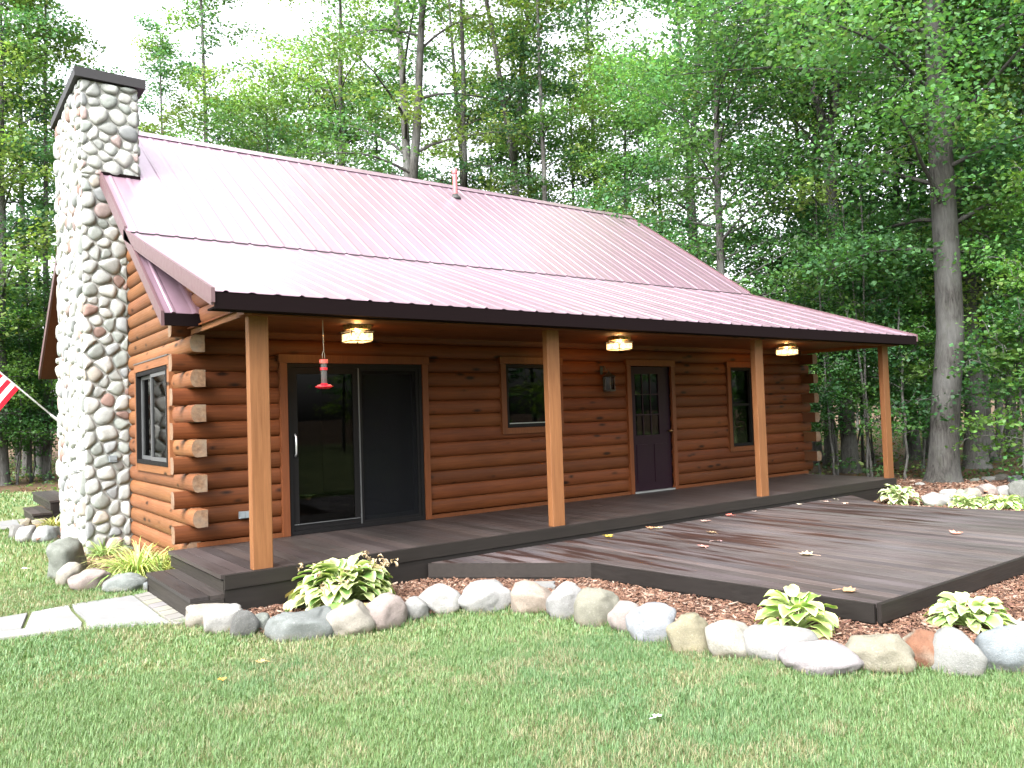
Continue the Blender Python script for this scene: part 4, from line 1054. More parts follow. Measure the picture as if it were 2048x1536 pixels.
setting('grass_tufts', np_mesh('grass_tufts', P.reshape(-1, 3), np.concatenate([b + np.array([[0, 1, 2]]), b + np.array([[0, 2, 3]]), b + np.array([[3, 2, 4]])]), np.repeat(c, 5, 0), M['blade']), 'stuff')
# granite slab lying in the mulch
mb = MB(); a = math.radians(-38); ca, sa = math.cos(a), math.sin(a)
pts = [(-.19, -.13), (.02, -.15), (.20, -.12), (.18, .02), (.20, .12), (0, .14), (-.2, .11)]
mb.prism([(2.62 + p[0] * ca - p[1] * sa, -2.98 + p[0] * sa + p[1] * ca) for p in pts], MZ - .02, MZ + .045, (1, 1, 1))
o = solo('granite_slab', mb, M['rock'], 'flat speckled grey granite slab lying in mulch before the platform', 'stone slab', None, (2.62, -2.98, MZ)); o.color = (.17, .175, .18, 1)
RR = [(13.83, -1.18, .19, .15, .07, WHITE, 'flat little white stone left of the big tree trunk'), (11.12, -2.78, .36, .29, .17, WHITE, 'bright white boulder nearest the deck in the rear right bed'), (12.0, -2.6, .28, .22, .15, WHITE, 'white boulder second from the deck in the rear right row'),
      (11.9, -2.84, .17, .14, .16, (.45, .50, .40), 'small greenish boulder among white ones behind the hostas'), (12.48, -2.75, .23, .18, .14, CREAM, 'cream boulder between the greenish and the pink one in the rear row'), (12.95, -2.81, .33, .26, .16, PINK, 'pink boulder in the rear row behind the hostas'),
      (13.11, -3.03, .32, .25, .14, (.48, .48, .47), 'white and grey mottled boulder right of the pink rear one'), (13.16, -3.25, .34, .27, .21, (.27, .28, .26), 'tall dark grey boulder at the right end of the rear row'),
      (15.15, -1.67, .2, .16, .08, (.35, .38, .34), 'low grey-green stone just right of the big tree'), (15.41, -1.82, .28, .22, .1, GREY, 'low grey stone second right of the big tree'), (15.55, -2.03, .31, .25, .13, (.20, .19, .165), 'dark brown-grey boulder in the farthest row'),
      (15.17, -2.43, .27, .22, .15, (.24, .26, .275), 'dark blue-grey boulder in the farthest row'), (14.83, -2.71, .17, .14, .13, (.45, .45, .44), 'pale grey boulder closing the farthest row at the photo edge')]
for x, y, a, d_, h_, c, lb in RR: boulder(x, y, a, d_, h_, c, lb, GR, e=.9)

# ================================================================== HOSTAS, GRASS CLUMPS, FALLEN LEAVES
def leaf_blade(mb, base, az, el, L, W, arch, c_mid, c_edge, r, cup=.25, n=7, edge=.55):
    """one pointed oval leaf with a curved midrib, cupped sides and a variegated margin"""
    d = Vector((math.cos(az), math.sin(az), 0)); s = Vector((-d.y, d.x, 0))
    ang = el; p = Vector(base); vs = []; cs = []; roll = r.uniform(-.35, .35); S_ = 5
    for i in range(n + 1):
        t = i / n; wv_ = W * (math.sin(math.pi * min(1, t * .94 + .06) ** .78) ** .85) * .5 if i < n else 0.002
        nrm = Vector((-d.x * math.sin(ang), -d.y * math.sin(ang), math.cos(ang)))
        for j in range(S_):
            q = (j / (S_ - 1) - .5) * 2
            wav = .05 * W * math.sin(t * 11 + q * 2 + az)
            sv = s * math.cos(roll) + nrm * math.sin(roll)
            vs.append(p + sv * (q * wv_) + nrm * (abs(q) ** 1.5 * wv_ * cup + wav * abs(q)))
            k = min(1, max(0, (abs(q) - edge) / .2)) if abs(q) > edge else 0
            k = max(k, 1 if t > .93 else 0)
            g = r.uniform(.88, 1.12)
            cs.append(tuple((a * (1 - k) + b * k) * g for a, b in zip(c_mid, c_edge)))
        p = p + (d * math.cos(ang) + Vector((0, 0, 1)) * math.sin(ang)) * (L / n); ang -= arch / n
    n0 = len(mb.v); mb.v += [tuple(v) for v in vs]; mb.c += cs
    for i in range(n):
        for j in range(S_ - 1):
            a = n0 + i * S_ + j; mb.f.append((a, a + 1, a + 1 + S_, a + S_)); mb.m.append(0)
HG, HY, HW = (.115, .25, .045), (.50, .53, .27), (.62, .62, .40)
def hosta(x, y, R, hgt, n, Lf, label, seed, mid=HG, edge=HY, brown=.0, group='variegated hostas', e0=.5, z=None, spent=0):
    r = random.Random(seed); z = MZ if z is None else z
    o = thing('hosta_plant', label, 'hosta', (x, y, z), group)
    mb = MB(); st = MB()
    for i in range(n):
        t = (i + .5) / n; az = i * 2.39996 + r.uniform(-.3, .3)
        rad = R * (.18 + .62 * t ** .7) * r.uniform(.8, 1.1); zz = hgt * (1 - .78 * t ** 1.5) * r.uniform(.8, 1.1)
        el = .80 - .85 * t + r.uniform(-.2, .2); L = Lf * r.uniform(.75, 1.15)
        b = Vector((x + rad * .62 * math.cos(az), y + rad * .62 * math.sin(az), z + max(.03, zz * .72)))
        a2 = az + r.uniform(-.45, .45)
        cm, ce = mid, edge
        q = r.random()
        if q < brown: cm = ce = (.36, .27, .13)
        elif q < .45: cm = tuple(a * .6 + b_ * .4 for a, b_ in zip(mid, edge)); ce = tuple(min(.72, a * 1.25) for a in edge)
        leaf_blade(mb, b, a2, el, L, L * r.uniform(.60, .76), r.uniform(.9, 1.7), cm, ce, r, e0 and r.uniform(.12, .34), edge=r.uniform(.35, .62))
        st.tube([(x + .03 * math.cos(az), y + .03 * math.sin(az), z), (x + rad * .3 * math.cos(az), y + rad * .3 * math.sin(az), z + zz * .45), b], (.006, .005, .004), 5, (.22, .30, .08))
    part('foliage', mb, M['hosta'], o, smooth=True); part('stems', st, M['hosta'], o)
    if spent:
        fm = MB()
        for i in range(spent):
            az = r.uniform(0, 6.28); rr = R * r.uniform(.1, .7); zz = hgt * r.uniform(.55, .95)
            p = Vector((x + rr * math.cos(az), y + rr * math.sin(az), z + zz))
            for k in range(5):
                leaf_blade(fm, p + Vector((r.uniform(-.03, .03), r.uniform(-.03, .03), r.uniform(-.02, .02))), r.uniform(0, 6.28), r.uniform(-.6, .9), r.uniform(.035, .07), .03, 2.0, (.30, .21, .12), (.45, .36, .24), r, .5, 4)
        part('withered_flowers', fm, M['dry'], o)
hosta(.97, -2.22, .78, .43, 200, .20, 'largest hosta, variegated with withered flower heads, in front of the porch corner', 1, brown=.05, spent=26)
hosta(3.08, -5.56, .36, .33, 42, .19, 'small upright hosta with big leaves behind the flat-topped boulder', 2, mid=(.12, .26, .035), edge=(.50, .56, .24))
hosta(4.12, -6.33, .44, .23, 80, .145, 'spreading pale yellow-green hosta below the deck corner at right', 3, mid=(.16, .29, .08), edge=(.44, .52, .24))
hosta(10.76, -2.36, .50, .36, 56, .17, 'rounded creamy hosta beside the far end of the porch', 4, mid=(.13, .25, .07), edge=(.62, .66, .40))
hosta(10.85, -3.35, .36, .24, 40, .16, 'hosta behind the platform, nearest the white boulders', 5, mid=(.11, .25, .05), edge=(.55, .60, .33))
hosta(10.98, -3.84, .40, .27, 46, .16, 'middle hosta of the row behind the platform edge', 6, mid=(.12, .27, .05), edge=(.55, .60, .30))
hosta(11.15, -4.35, .40, .28, 44, .16, 'rightmost hosta of the row behind the platform edge', 7, mid=(.12, .26, .06), edge=(.60, .64, .38))

def clump(x, y, R, hgt, n, label, seed, c1, c2, lean=1.0):
    r = random.Random(seed); mb = MB()
    for i in range(n):
        az = r.uniform(0, 6.283); rr = R * .28 * math.sqrt(r.random()); L = hgt * r.uniform(.7, 1.5); el = r.uniform(.35, 1.4); w = r.uniform(.006, .011)
        p = Vector((x + rr * math.cos(az), y + rr * math.sin(az), MZ)); d = Vector((math.cos(az), math.sin(az), 0)); s = Vector((-d.y, d.x, 0)); vs = []
        k = r.random(); c = tuple((a * (1 - k) + b * k) * r.uniform(.8, 1.2) for a, b in zip(c1, c2))
        for j in range(6):
            t = j / 5; ww = w * (1 - t ** 2) + .0008; vs += [p - s * ww, p + s * ww]
            p = p + (d * math.cos(el) + Vector((0, 0, math.sin(el)))) * (L / 5); el -= r.uniform(.15, .5) * lean
            if p.z < MZ + .02: p.z = MZ + .02
        mb.add(vs, [(2 * j, 2 * j + 1, 2 * j + 3, 2 * j + 2) for j in range(5)], c)
    o = solo('ornamental_grass', mb, M['hosta'], label, 'grass clump', 'ornamental grasses in the chimney bed', (x, y, MZ))
clump(-.22, 2.55, .35, .30, 170, 'spiky grass clump right at the foot of the stone chimney', 1, (.16, .27, .07), (.36, .42, .17))
clump(-.20, .72, .62, .42, 420, 'biggest bright yellow-green grass clump behind the smooth oval boulder', 2, (.17, .30, .04), (.45, .47, .17), 1.15)
clump(-.02, 1.45, .45, .36, 240, 'straw-tinted grass clump against the log wall in the chimney bed', 3, (.22, .26, .09), (.50, .42, .20))
clump(.02, .55, .30, .42, 90, 'sparse grass clump beside the side step and log corner', 4, (.24, .30, .10), (.50, .44, .20), .7)
clump(-.33, 6.6, .42, .28, 220, 'low yellowish grass clump in the rear bed past the chimney', 5, (.22, .27, .06), (.42, .40, .16))

def fallen(x, y, z, size, c, label, seed, curl=1.0, yaw=None, name='fallen_leaf', n=1):
    r = random.Random(seed); mb = MB()
    for q in range(n):
        ox, oy = (0, 0) if n == 1 else (r.uniform(-.07, .07), r.uniform(-.05, .05)); oz = 0 if n == 1 else r.uniform(0, .05)
        a0 = r.uniform(0, 6.28); pts = [(0, -.5), (.13, -.34), (.42, -.36), (.30, -.12), (.52, .08), (.30, .12), (.26, .34), (.10, .26), (0, .56), (-.10, .26), (-.26, .34), (-.30, .12), (-.52, .08), (-.30, -.12), (-.42, -.36), (-.13, -.34)]
        vs = [(x + ox, y + oy, z + .012 + oz)]; ca, sa = math.cos(a0), math.sin(a0); tl = r.uniform(-.35, .35)
        for u, v in pts:
            hgt = .008 + curl * (.34 * u * u + .12 * v * v) * size + tl * u * size * .5 + r.uniform(0, .012)
            vs.append((x + ox + (u * ca - v * sa) * size, y + oy + (u * sa + v * ca) * size, z + oz + max(.004, hgt)))
        k = len(pts); mb.add(vs, [(0, i + 1, (i + 1) % k + 1) for i in range(k)], tuple(a * r.uniform(.8, 1.2) for a in c))
        mb.tube([vs[1], (vs[1][0] + .5 * size * sa, vs[1][1] - .5 * size * ca, z + .01 + oz)], .0018, 4, c)
    o = solo(name, mb, M['dry'], label, 'leaf', 'fallen leaves', (x, y, z))
ZD = -.173
for i, (x, y, s, c, cu, n, lb) in enumerate([
    (4.50, -2.05, .12, (.50, .36, .05), .5, 1, 'yellow fallen maple leaf on the platform, nearest the chamfered corner'),
    (6.20, -2.10, .13, (.40, .22, .17), .8, 1, 'pinkish-brown leaf on the platform by the porch edge, left of middle'), (5.5, -2.77, .13, (.38, .25, .12), 1, 1, 'tan curled leaf lying alone in the middle of the platform'),
    (5.05, -3.24, .09, (.50, .34, .30), .6, 1, 'small pale pink leaf below the tan curled one'), (4.67, -3.35, .13, (.40, .22, .20), .5, 1, 'flat pinkish leaf nearest the platform front skirt'),
    (6.9, -1.95, .10, (.46, .14, .10), .6, 1, 'reddish leaf against the porch step in the middle'), (7.43, -1.97, .09, (.34, .25, .17), .8, 1, 'brown leaf against the porch step, below the third post'),
    (4.98, -4.4, .15, (.58, .42, .30), 1.2, 1, 'big pale curled leaf on the open middle of the platform'), (3.82, -5.55, .13, (.40, .23, .12), 1.3, 1, 'curled brown leaf close to the front corner of the platform'),
    (7.2, -4.85, .14, (.45, .25, .14), 1.2, 1, 'lone brown leaf at the right side of the platform'), (8.5, -2.0, .10, (.50, .42, .34), .8, 1, 'pale leaf by the porch step between third and last post'),
    (9.05, -2.1, .10, (.52, .45, .38), .8, 1, 'pale leaf at the far corner of the platform'), (9.4, -2.05, .09, (.55, .50, .42), .8, 1, 'whitish leaf farthest into the corner of the platform'), (9.0, -2.46, .09, (.45, .32, .26), .6, 1, 'dull pink leaf near the far chamfer of the platform')]):
    fallen(x, y, ZD, s, c, lb, 50 + i, cu, n=n)
fallen(5.27, -2.0, ZD, .13, (.32, .20, .10), 'crumpled brown leaf on top of the little pile by the porch step', 80, 1.6)
fallen(5.36, -2.06, ZD, .12, (.50, .36, .22), 'pale tan leaf at the edge of the little pile by the porch step', 81, 1.0)
fallen(-.25, -3.48, G + .03, .07, (.42, .27, .12), 'tan leaf on the lawn in front of the saddle-topped boulder', 82)
fallen(-.58, -3.69, G + .03, .06, (.60, .22, .05), 'small orange leaf on the lawn at lower left', 83)
fallen(1.07, -6.02, G + .03, .06, (.75, .74, .68), 'tiny whitish leaf on the near lawn', 84)
fallen(-1.15, 2.31, G + .03, .07, (.62, .58, .45), 'pale leaf on the lawn left of the chimney bed', 85)

# ================================================================== TREES
def leaves_np(centers, radii, counts, size, rg, tint, up=.55):
    """diamond leaves scattered through flattened ellipsoids (sprays of foliage)"""
    idx = np.repeat(np.arange(len(centers)), counts); n = len(idx)
    d = rg.normal(size=(n, 3)); d /= np.linalg.norm(d, axis=1, keepdims=True); d *= (rg.random((n, 1)) ** .45)
    p = centers[idx] + d * radii[idx]
    p[:, 2] -= .25 * radii[idx, 2] * (d[:, 0] ** 2 + d[:, 1] ** 2)
    nr = rg.normal(size=(n, 3)) * up + np.array([0, 0, 1.0]); nr /= np.linalg.norm(nr, axis=1, keepdims=True)
    a = rg.normal(size=(n, 3)); a -= nr * (a * nr).sum(1, keepdims=True); a /= np.linalg.norm(a, axis=1, keepdims=True)
    b = np.cross(nr, a); L = (size * rg.uniform(.6, 1.3, n))[:, None]; W = L * rg.uniform(.34, .5, n)[:, None]
    V = np.stack([p - a * L * .5, p + b * W - a * L * .05 + nr * L * .06, p + a * L * .5 - nr * L * .10, p - b * W - a * L * .05 + nr * L * .06], 1)
    c = tint[idx] * rg.uniform(.78, 1.25, (n, 1)) * (1 + rg.normal(0, .07, (n, 3)))
    return V.reshape(-1, 3), np.clip(np.repeat(c, 4, 0), .004, 1)
GREENS = np.array([(.092, .200, .088), (.112, .225, .086), (.145, .255, .084), (.080, .180, .096), (.185, .270, .084)])
def tree_mesh(name, seed, Ht, r0, cb, cr, nb, nleaf, leaf, fork=None, orange=0, taper=.85, drift=.5, shape=1.0, twigs=2, spray=.5, greens=None, tone_=.72, bend=None):
    """returns (trunk mesh, crown mesh): a tapered, slightly crooked trunk with limbs, and leaf sprays along the limbs"""
    r = random.Random(seed); rg = np.random.default_rng(seed); tb = MB()
    def spine(x0, y0, z0, z1, ra, rb, dx, dy, k=9):
        pts = []; rad = []
        ox, oy = 0, 0
        for i in range(k + 1):
            t = i / k; ox += r.uniform(-.05, .05) * drift; oy += r.uniform(-.05, .05) * drift
            pts.append(Vector((x0 + dx * t + ox * 2, y0 + dy * t + oy * 2, z0 + (z1 - z0) * t))); rad.append(ra + (rb - ra) * t ** taper)
        return pts, rad
    leaders = []
    if fork:
        zf = Ht * fork; p, q = spine(0, 0, -.25, zf, r0 * 1.05, r0 * .8, r.uniform(-.2, .2), r.uniform(-.2, .2)); tb.tube(p, q, 10); end = p[-1]
        a = r.uniform(0, 6.28)
        for s in (0, math.pi + r.uniform(-.5, .5)):
            p2, q2 = spine(end.x, end.y, zf - .05, Ht * r.uniform(.85, 1), r0 * .62, .02, math.cos(a + s) * Ht * .11, math.sin(a + s) * Ht * .11); tb.tube(p2, q2, 9); leaders.append((p2, q2))
        leaders.append((p, q))
    else:
        p, q = spine(0, 0, -.25, Ht, r0, .02, r.uniform(-.5, .5) * drift, r.uniform(-.5, .5) * drift, 12); tb.tube(p, q, 10); leaders.append((p, q))
    if bend:
        bz = lambda z: bend[2] * max(0, min(1, z / bend[3])) ** 1.2
        for L_ in leaders:
            for q_ in L_[0]: q_.x += bend[0] * bz(q_.z); q_.y += bend[1] * bz(q_.z)
    tb = MB()
    for L_ in leaders:
        p_, q_ = L_
        if p_[0].z < 0:                      # the foot of the trunk widens into roots
            zs = (0, .1, .22, .42, .75, 1.15); fs = (1.42, 1.30, 1.19, 1.10, 1.04, 1.01)
            ins_p = []; ins_r = []
            for z_, f_ in zip(zs, fs):
                t_ = (z_ - p_[0].z) / (p_[1].z - p_[0].z)
                if t_ < .97: ins_p.append(p_[0].lerp(p_[1], t_)); ins_r.append((q_[0] + (q_[1] - q_[0]) * t_) * f_)
            n0 = len(tb.v); tb.tube([p_[0]] + ins_p + p_[1:], [q_[0] * 1.7] + ins_r + q_[1:], 24 if bend else 14)
            for i_ in range(n0, len(tb.v)):
                vx, vy_, vz_ = tb.v[i_]; a_ = math.atan2(vy_, vx); f_ = 1 + .12 * max(0, .6 - vz_) * math.sin(a_ * 5 + seed) + (.035 * math.sin(a_ * 3 + vz_ * 1.7) + .02 * math.sin(a_ * 7 - vz_ * 3) if bend else 0)
                if vz_ < 3: tb.v[i_] = (vx * f_, vy_ * f_, vz_)
        else: tb.tube(p_, q_, 10)
    cen = []; rad_ = []; tin = []
    gs = GREENS if greens is None else np.array(greens)
    for i in range(nb):
        t = ((i + r.random()) / nb) ** .92; z = cb + (Ht * .985 - cb) * t
        ok = [L for L in leaders if L[0][0].z <= z <= L[0][-1].z] or leaders[:1]
        P_, Q_ = r.choice(ok); k = 0
        while k < len(P_) - 2 and P_[k + 1].z < z: k += 1
        f = min(1, max(0, (z - P_[k].z) / max(1e-3, P_[k + 1].z - P_[k].z))); b = P_[k].lerp(P_[k + 1], f); rb = min(.055, (Q_[k] * (1 - f) + Q_[k + 1] * f) * .42)
        prof = (math.sin(math.pi * min(1, .12 + .86 * t)) ** .7) if shape == 1 else (1 - .75 * t)
        L = cr * (.35 + .75 * prof) * r.uniform(.6, 1.15); az = i * 2.4 + r.uniform(-.7, .7); el = r.uniform(.15, .75) + .35 * t
        d = Vector((math.cos(az), math.sin(az), 0)); pts = [b]; e = el; m_ = 5
        for j in range(m_):
            pts.append(pts[-1] + (d * math.cos(e) + Vector((0, 0, math.sin(e)))) * (L / m_)); e -= r.uniform(.02, .22); d = (d + Vector((r.uniform(-.15, .15), r.uniform(-.15, .15), 0))).normalized()
        tb.tube(pts, [max(.008, rb * (1 - j / m_ * .85)) for j in range(m_ + 1)], 5, cap=False)
        tint = gs[r.randrange(len(gs))] * r.uniform(.75, 1.25)
        if orange and r.random() < orange: tint = np.array((.34, .20, .06)) * r.uniform(.7, 1.2)
        for j in range(1, m_ + 1):
            for s in range(twigs):
                side = Vector((-d.y, d.x, 0)) * r.choice((-1, 1)); tl = L * r.uniform(.12, .38)
                c = pts[j] + (d * r.uniform(-.2, .7) + side * r.uniform(.1, 1)) * tl + Vector((0, 0, r.uniform(-.25, .3)))
                if r.random() < .6: tb.tube([pts[j], pts[j].lerp(c, .6) + Vector((0, 0, .05)), c], [max(.006, rb * .18), .006, .004], 4, cap=False)
                sz = spray * r.uniform(.6, 1.35); cen.append(c); rad_.append((sz, sz, sz * r.uniform(.28, .5))); tin.append(tint * r.uniform(.8, 1.22))
    cen = np.array([tuple(c) for c in cen]); rad_ = np.array(rad_); tin = np.array(tin)
    wt = rad_[:, 0] ** 2; cnt = np.maximum(2, (nleaf * wt / wt.sum()).astype(int))
    V, c = leaves_np(cen, rad_, cnt, leaf, rg, tin)
    crown = np_mesh(name + '_crown', V, np.arange(len(V)).reshape(-1, 4), c, M['leaf'])
    tb.c = [(tone_, tone_, tone_)] * len(tb.v)
    return tb.mesh(name + '_trunk', M['bark'], (0, 0, 0), True), crown
def plant(meshes, x, y, yaw, sc, label, cat='tree', group=None, name='forest_tree', z=G, lean=(0, 0)):
    o = thing(name, label, cat, (x, y, z), group); o.rotation_euler = (lean[0], lean[1], yaw); o.scale = (sc, sc, sc)
    for nm, me in zip(('trunk', 'crown'), meshes):
        c = bpy.data.objects.new(nm, me); c.parent = o; link(c)
    return o
# name: seed, height, trunk r, crown base, crown radius, limbs, leaves, leaf size
T = {}
T['slim1'] = tree_mesh('slim1', 101, 22, .15, 6.5, 2.1, 30, 10500, .125, taper=1.1)
T['slim2'] = tree_mesh('slim2', 102, 20, .13, 9.0, 1.8, 24, 8200, .125, orange=.012, taper=1.1)
T['slim3'] = tree_mesh('slim3', 103, 23, .17, 7.5, 2.4, 30, 11500, .125, fork=.43, taper=1.1)
T['broad1'] = tree_mesh('broad1', 104, 23, .25, 8.6, 4.0, 40, 21000, .122, fork=.34, spray=.7, taper=1.1)
T['broad2'] = tree_mesh('broad2', 105, 15, .16, 3.5, 3.0, 38, 17500, .12, orange=.02, spray=.65)
T['broad3'] = tree_mesh('broad3', 106, 22, .22, 6.5, 3.8, 42, 21000, .122, fork=.45, spray=.7, taper=1.1)
SAPG = [(.050, .140, .044), (.074, .180, .046), (.105, .210, .048), (.042, .120, .046)]
T['sap1'] = tree_mesh('sap1', 107, 4.2, .028, .7, 1.25, 18, 5200, .09, shape=2, spray=.34, twigs=3, greens=SAPG)
T['sap2'] = tree_mesh('sap2', 108, 5.8, .036, 1.2, 1.5, 20, 6800, .092, shape=2, spray=.4, twigs=3, greens=SAPG)
T['sap3'] = tree_mesh('sap3', 109, 2.6, .02, .3, .95, 14, 3200, .08, shape=2, spray=.3, twigs=3, greens=SAPG)
BIGG = [(.058, .150, .062), (.070, .170, .064), (.084, .190, .064), (.105, .215, .074)]
T['big'] = tree_mesh('big', 110, 20.0, .272, 4.4, 5.2, 64, 86000, .105, spray=.85, twigs=4, drift=.15, taper=1.7, tone_=.48, bend=(.8, -.6, .30, 3.0), greens=BIGG)
T['dense'] = tree_mesh('dense', 111, 15.0, .17, 2.6, 3.7, 48, 36000, .105, spray=.75, twigs=4, greens=BIGG)
TREES = [
   (7.73, 21.29, 'broad2', 0.95, 'light green tree above the left quarter of the ridge', 0.00),
   (10.02, 19.36, 'broad2', 1.00, 'light green bushy tree left of the dark bushy one above the ridge', 1.70),
   (13.23, 20.04, 'broad2', 1.05, 'pale bushy tree filling in left of the double trunk', 3.40),
   (15.82, 16.10, 'broad2', 0.95, 'pale bushy tree between the vent pipe and the twin slim trunks', 5.10),
   (17.73, 13.29, 'broad2', 0.95, 'bushy tree right of the dark crooked one above the ridge', 6.80),
   (5.33, 30.15, 'broad2', 1.00, 'pale bushy tree just right of the chimney top', 8.50),
   (19.29, 10.35, 'broad2', 0.95, 'bushy tree beyond the right end of the ridge', 10.20),
   (19.05, 4.35, 'dense', 1.0, 'bushy tree above the right end of the porch roof', 2.2),
   (21.3, 2.7, 'dense', 1.1, 'bushy dark tree behind the last porch post', 4.4),
   (21.2, -1.35, 'dense', 1.05, 'bushy green tree at the right edge, behind the straight dark trunk', .9),
   (0.05, 20.87, 'broad2', 1.15, 'leafy tree at the far left, behind the flag', 1.48),
   (1.11, 25.8, 'slim1', 1, 'slim tree between the flag and the chimney', 0.65),
   (1.29, 21.76, 'slim2', 0.95, 'slim tree hugging the left edge of the chimney', 2.49),
   (-1.11, 20.93, 'broad1', 0.9, 'dark leafy tree whose branches reach in at the upper left edge', 0.97),
   (2.68, 24.61, 'slim2', .72, 'thin tree rising behind the chimney cap', 2.52),
   (4.56, 27.34, 'slim1', .68, 'tree seen just right of the chimney top', 5.76),
   (3.83, 16.26, 'slim2', .70, 'lone slim trunk with a small high crown right of the chimney', 5.03),
   (6.45, 20.74, 'slim1', 0.95, 'tree above the left part of the roof ridge', 4.81),
   (7.25, 16.27, 'broad2', 0.85, 'bushy yellow-green tree above the left third of the ridge', 3.37),
   (10.6, 18.12, 'broad1', 0.9, 'dark bushy tree left of the double trunk', 1.08),
   (10.22, 12.12, 'broad1', 1, 'double-trunked maple rising behind the roof left of the vent pipe', 1.35),
   (13.88, 15.14, 'slim3', 1, 'straight grey tree directly right of the vent pipe', 5.82),
   (14.31, 12.37, 'slim3', 1, 'first of two slim trunks right of the vent pipe, forked high', 5.07),
   (16.63, 14.37, 'slim1', 1, 'second of two slim trunks right of the vent pipe', 5.03),
   (14.16, 10.58, 'slim2', 0.95, 'dark crooked tree with a leaning limb over the ridge', 1.21),
   (19.82, 14.24, 'slim1', 1, 'slim tree over the right half of the ridge', 3.94),
   (17.08, 9.93, 'broad2', 0.9, 'maple with a few orange sprays above the right end of the ridge', 4.6),
   (18.56, 8.31, 'broad3', 0.9, 'broad tree behind the sloping roof edge', 5.53),
   (13.93, 3.7, 'dense', 0.95, 'dense dark green tree overhanging the right roof edge', 0.54),
   (18.33, 3.52, 'slim1', 1, 'slim dark trunk seen between the last two porch posts', 3.18),
   (16.44, 1.8, 'broad3', 0.85, 'dark trunk just left of the last porch post', 1.12),
   (22.21, 2.66, 'slim1', 1, 'slim tree close to the left of the big grey trunk', 5.87),
   (19.03, -0.0, 'broad1', 0.95, 'dark double trunk just right of the big grey trunk', 5.44),
   (20.98, 0.5, 'slim3', 1.05, 'straight dark trunk second right of the big grey one', 3.44),
   (24.01, 1.01, 'slim1', 1, 'slim tree near the right edge of the photo', 1.89),
   (18.62, -1.7, 'broad2', 0.95, 'leafy tree cut by the right edge of the photo', 5.71),
   (17.01, -3.22, 'broad3', 0.9, 'big leafy tree just outside the right edge, its sprays hanging in', 3.59),
]
SAPS = [
   (-0.64, 19.91, 'sap2', 1, 5.33),
   (0.04, 21.88, 'sap1', 1.1, 3.19),
   (0.38, 20.85, 'sap2', 0.9, 2.6),
   (1.03, 22.8, 'sap1', 1.1, 3.76),
   (1.29, 21.26, 'sap2', 1, 2.71),
   (-1.23, 20.94, 'sap1', 1, 1.01),
   (0.87, 23.82, 'sap2', 1.1, 1.92),
   (0.37, 24.86, 'sap2', 1.2, 5.1),
   (15.64, 2.16, 'sap1', 1.0, 0.27),
   (14.09, 0.85, 'sap2', 0.8, 0.29),
   (18.66, 2.96, 'sap2', 1, 3.93),
   (17.3, 1.29, 'sap2', 0.95, 3.36),
   (15.25, -0.19, 'sap1', 1.05, 2.96),
   (17.65, 0.59, 'sap2', 1.0, 2.15),
   (19.57, 1.22, 'sap1', 1.2, 6.26),
   (14.27, -2.91, 'sap3', 1.2, 3.97),
   (14.88, -3.15, 'sap2', 1, 4.69),
   (21.13, 2.58, 'sap2', 1.2, 2.01),
   (19.99, 4.62, 'sap2', 1.2, 3.51),
   (17.67, 4.53, 'sap2', 1.1, 0.63),
]
for i, (x, y, k, s, lb, yw) in enumerate(TREES): plant(T[k], x, y, yw, s, lb, 'tree', 'trees of the wood round the cabin')
big = plant(T['big'], 14.72, -1.2, 0.0, 1.0, 'big grey-barked tree standing in the mulch bed right of the porch', 'tree', None, 'maple_tree')
T['stem'] = tree_mesh('stem', 112, 7.5, .034, 3.4, .9, 10, 900, .09, spray=.3, greens=SAPG, tone_=.6)
T['stem2'] = tree_mesh('stem2', 113, 6.0, .024, 2.8, .8, 8, 700, .09, spray=.28, greens=SAPG, tone_=.6, drift=1.2)
sr = random.Random(91)
for i in range(34):
    ang = math.radians(sr.uniform(57.5, 70)) if i < 26 else math.radians(sr.uniform(4, 9)); d = sr.uniform(19, 29) if i < 26 else sr.uniform(30, 36)
    sx, sy = CX + math.sin(ang) * d, CY + math.cos(ang) * d
    lb = 'thin bare-stemmed young tree in the dark wood right of the cabin' if i < 26 else 'thin bare-stemmed young tree at the wood edge beyond the lawn'
    plant(T[('stem', 'stem2')[i % 2]], round(sx, 2), round(sy, 2), sr.uniform(0, 6.28), sr.uniform(.8, 1.25), lb, 'young tree', 'bare stems in the wood at right' if i < 26 else 'bare stems in the wood at left', 'young_tree', lean=(sr.uniform(-.08, .08), sr.uniform(-.08, .08)))
for i, (x, y, k, s, yw) in enumerate(SAPS):
    lb = 'thin leafy sapling in the undergrowth beyond the lawn at far left' if x < 6 else 'thin leafy sapling in the dark undergrowth right of the cabin'
    plant(T[k], x, y, yw, s, lb, 'sapling', 'saplings of the undergrowth at left' if x < 6 else 'saplings of the undergrowth at right', 'sapling')

# the deeper wood, which reads as one mass
rg = np.random.default_rng(77); rr_ = random.Random(77)
tb = MB(); cen = []; rad = []; tin = []
def wood_tree(x, y, Ht, low=1.5):
    r0 = rr_.uniform(.07, .17); dx, dy = rr_.uniform(-.6, .6), rr_.uniform(-.6, .6)
    tb.tube([(x, y, G - .2), (x + dx * .3, y + dy * .3, Ht * .4), (x + dx, y + dy, Ht)], [r0 * 1.1, r0 * .8, .02], 6, (.8, .8, .8), cap=False)
    tint = GREENS[rr_.randrange(5)] * rr_.uniform(.9, 1.5)
    for k in range(rr_.randint(13, 18)):
        z = rr_.uniform(low, Ht); a = rr_.uniform(0, 6.28); q = rr_.uniform(.2, 2.2) * (1.15 - .5 * z / Ht)
        sz = rr_.uniform(.8, 1.5); cen.append((x + dx * z / Ht + q * math.cos(a), y + dy * z / Ht + q * math.sin(a), z)); rad.append((sz, sz, sz * rr_.uniform(.3, .55))); tin.append(tint * rr_.uniform(.8, 1.25))
n = 0
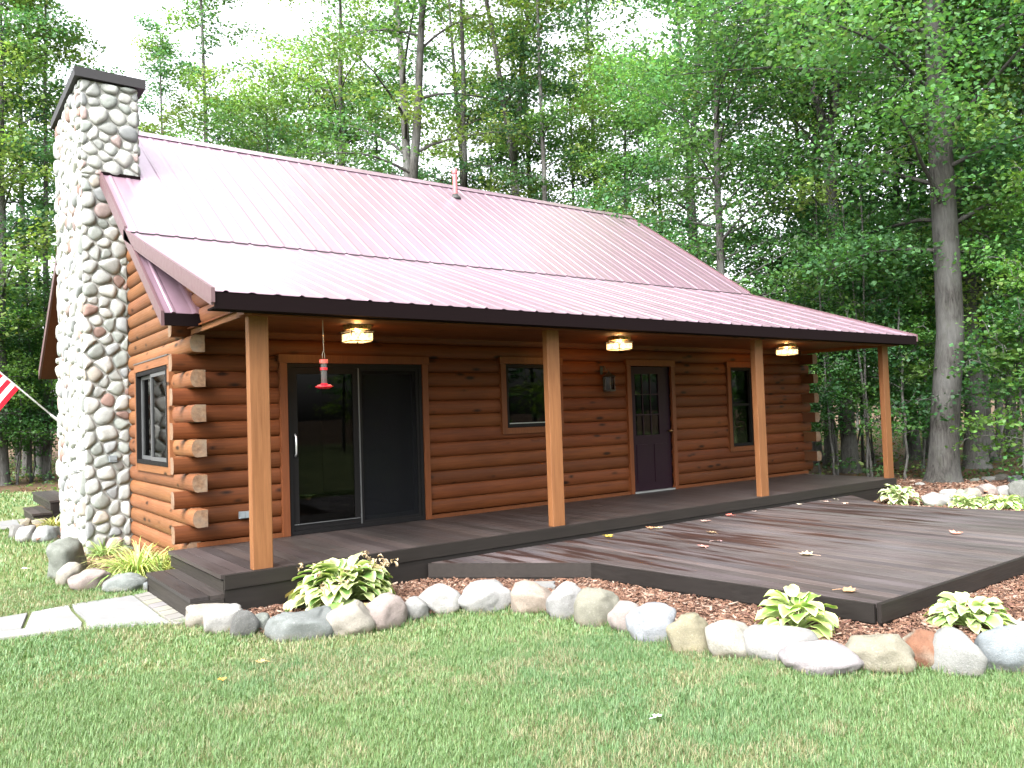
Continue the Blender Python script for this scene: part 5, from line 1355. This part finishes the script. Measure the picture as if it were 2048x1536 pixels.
while n < 150:
    a = rr_.uniform(math.radians(-35), math.radians(95)); d = rr_.uniform(34, 62)
    x, y = CX + math.sin(a) * d, CY + math.cos(a) * d
    if y > 19 or x > 22: wood_tree(x, y, rr_.uniform(8, 15) if a > .98 or a < .0 else rr_.uniform(6, 10)); n += 1
n = 0
while n < 70:      # woods on the far side of the lawn, behind the photographer
    a = rr_.uniform(math.radians(105), math.radians(250)); d = rr_.uniform(26, 44)
    wood_tree(CX + math.sin(a) * d, CY + math.cos(a) * d, rr_.uniform(8, 13), .8); n += 1
cen = np.array(cen); rad = np.array(rad); tin = np.array(tin); cnt = np.maximum(8, (22 * rad[:, 0] ** 2).astype(int))
V, c = leaves_np(cen, rad, cnt, .36, rg, tin, .6)
crown = np_mesh('far_woods', V, np.arange(len(V)).reshape(-1, 4), c, M['leaf'])
setting('far_woods', crown, 'stuff')
tb_me = tb.mesh('far_trunks', M['bark'], (0, 0, 0), True); setting('far_woods_trunks', tb_me, 'stuff')
# low ground cover on the forest floor
n = 42000; a = rg.uniform(math.radians(-30), math.radians(92), n); d = np.sqrt(rg.uniform(16 ** 2, 46 ** 2, n)); x = CX + np.sin(a) * d; y = CY + np.cos(a) * d
k = ~inpoly(x, y, LAWN) & ~inpoly(x, y, [(-.3, -2), (12.2, -2), (12.2, 12), (-.6, 12)]) & ~inpoly(x, y, BED_R) & ~inpoly(x, y, BED_F)
dens = vnoise(x, y, .5, 21) * .5 + vnoise(x, y, 1.7, 22) * .5; k &= rg.random(n) < np.clip((dens - .35) * 4, .03, 1); x, y, dens = x[k], y[k], dens[k]
cen = np.stack([x, y, G + rg.random(len(x)) ** 1.6 * .75 * np.clip(dens * 1.6 - .3, .15, 1)], 1); rad = np.full((len(x), 3), .14); rad[:, 2] = .06
tin = GREENS[rg.integers(0, 5, len(x))] * rg.uniform(.6, 1.2, (len(x), 1)); brown = rg.random(len(x)) < .3; tin[brown] = np.array((.16, .10, .05)); cen[brown, 2] = G + .02
V, c = leaves_np(cen, rad, np.full(len(x), 5), .085, rg, tin * .6, .5)
setting('undergrowth', np_mesh('undergrowth', V, np.arange(len(V)).reshape(-1, 4), c, M['leaf']), 'stuff')
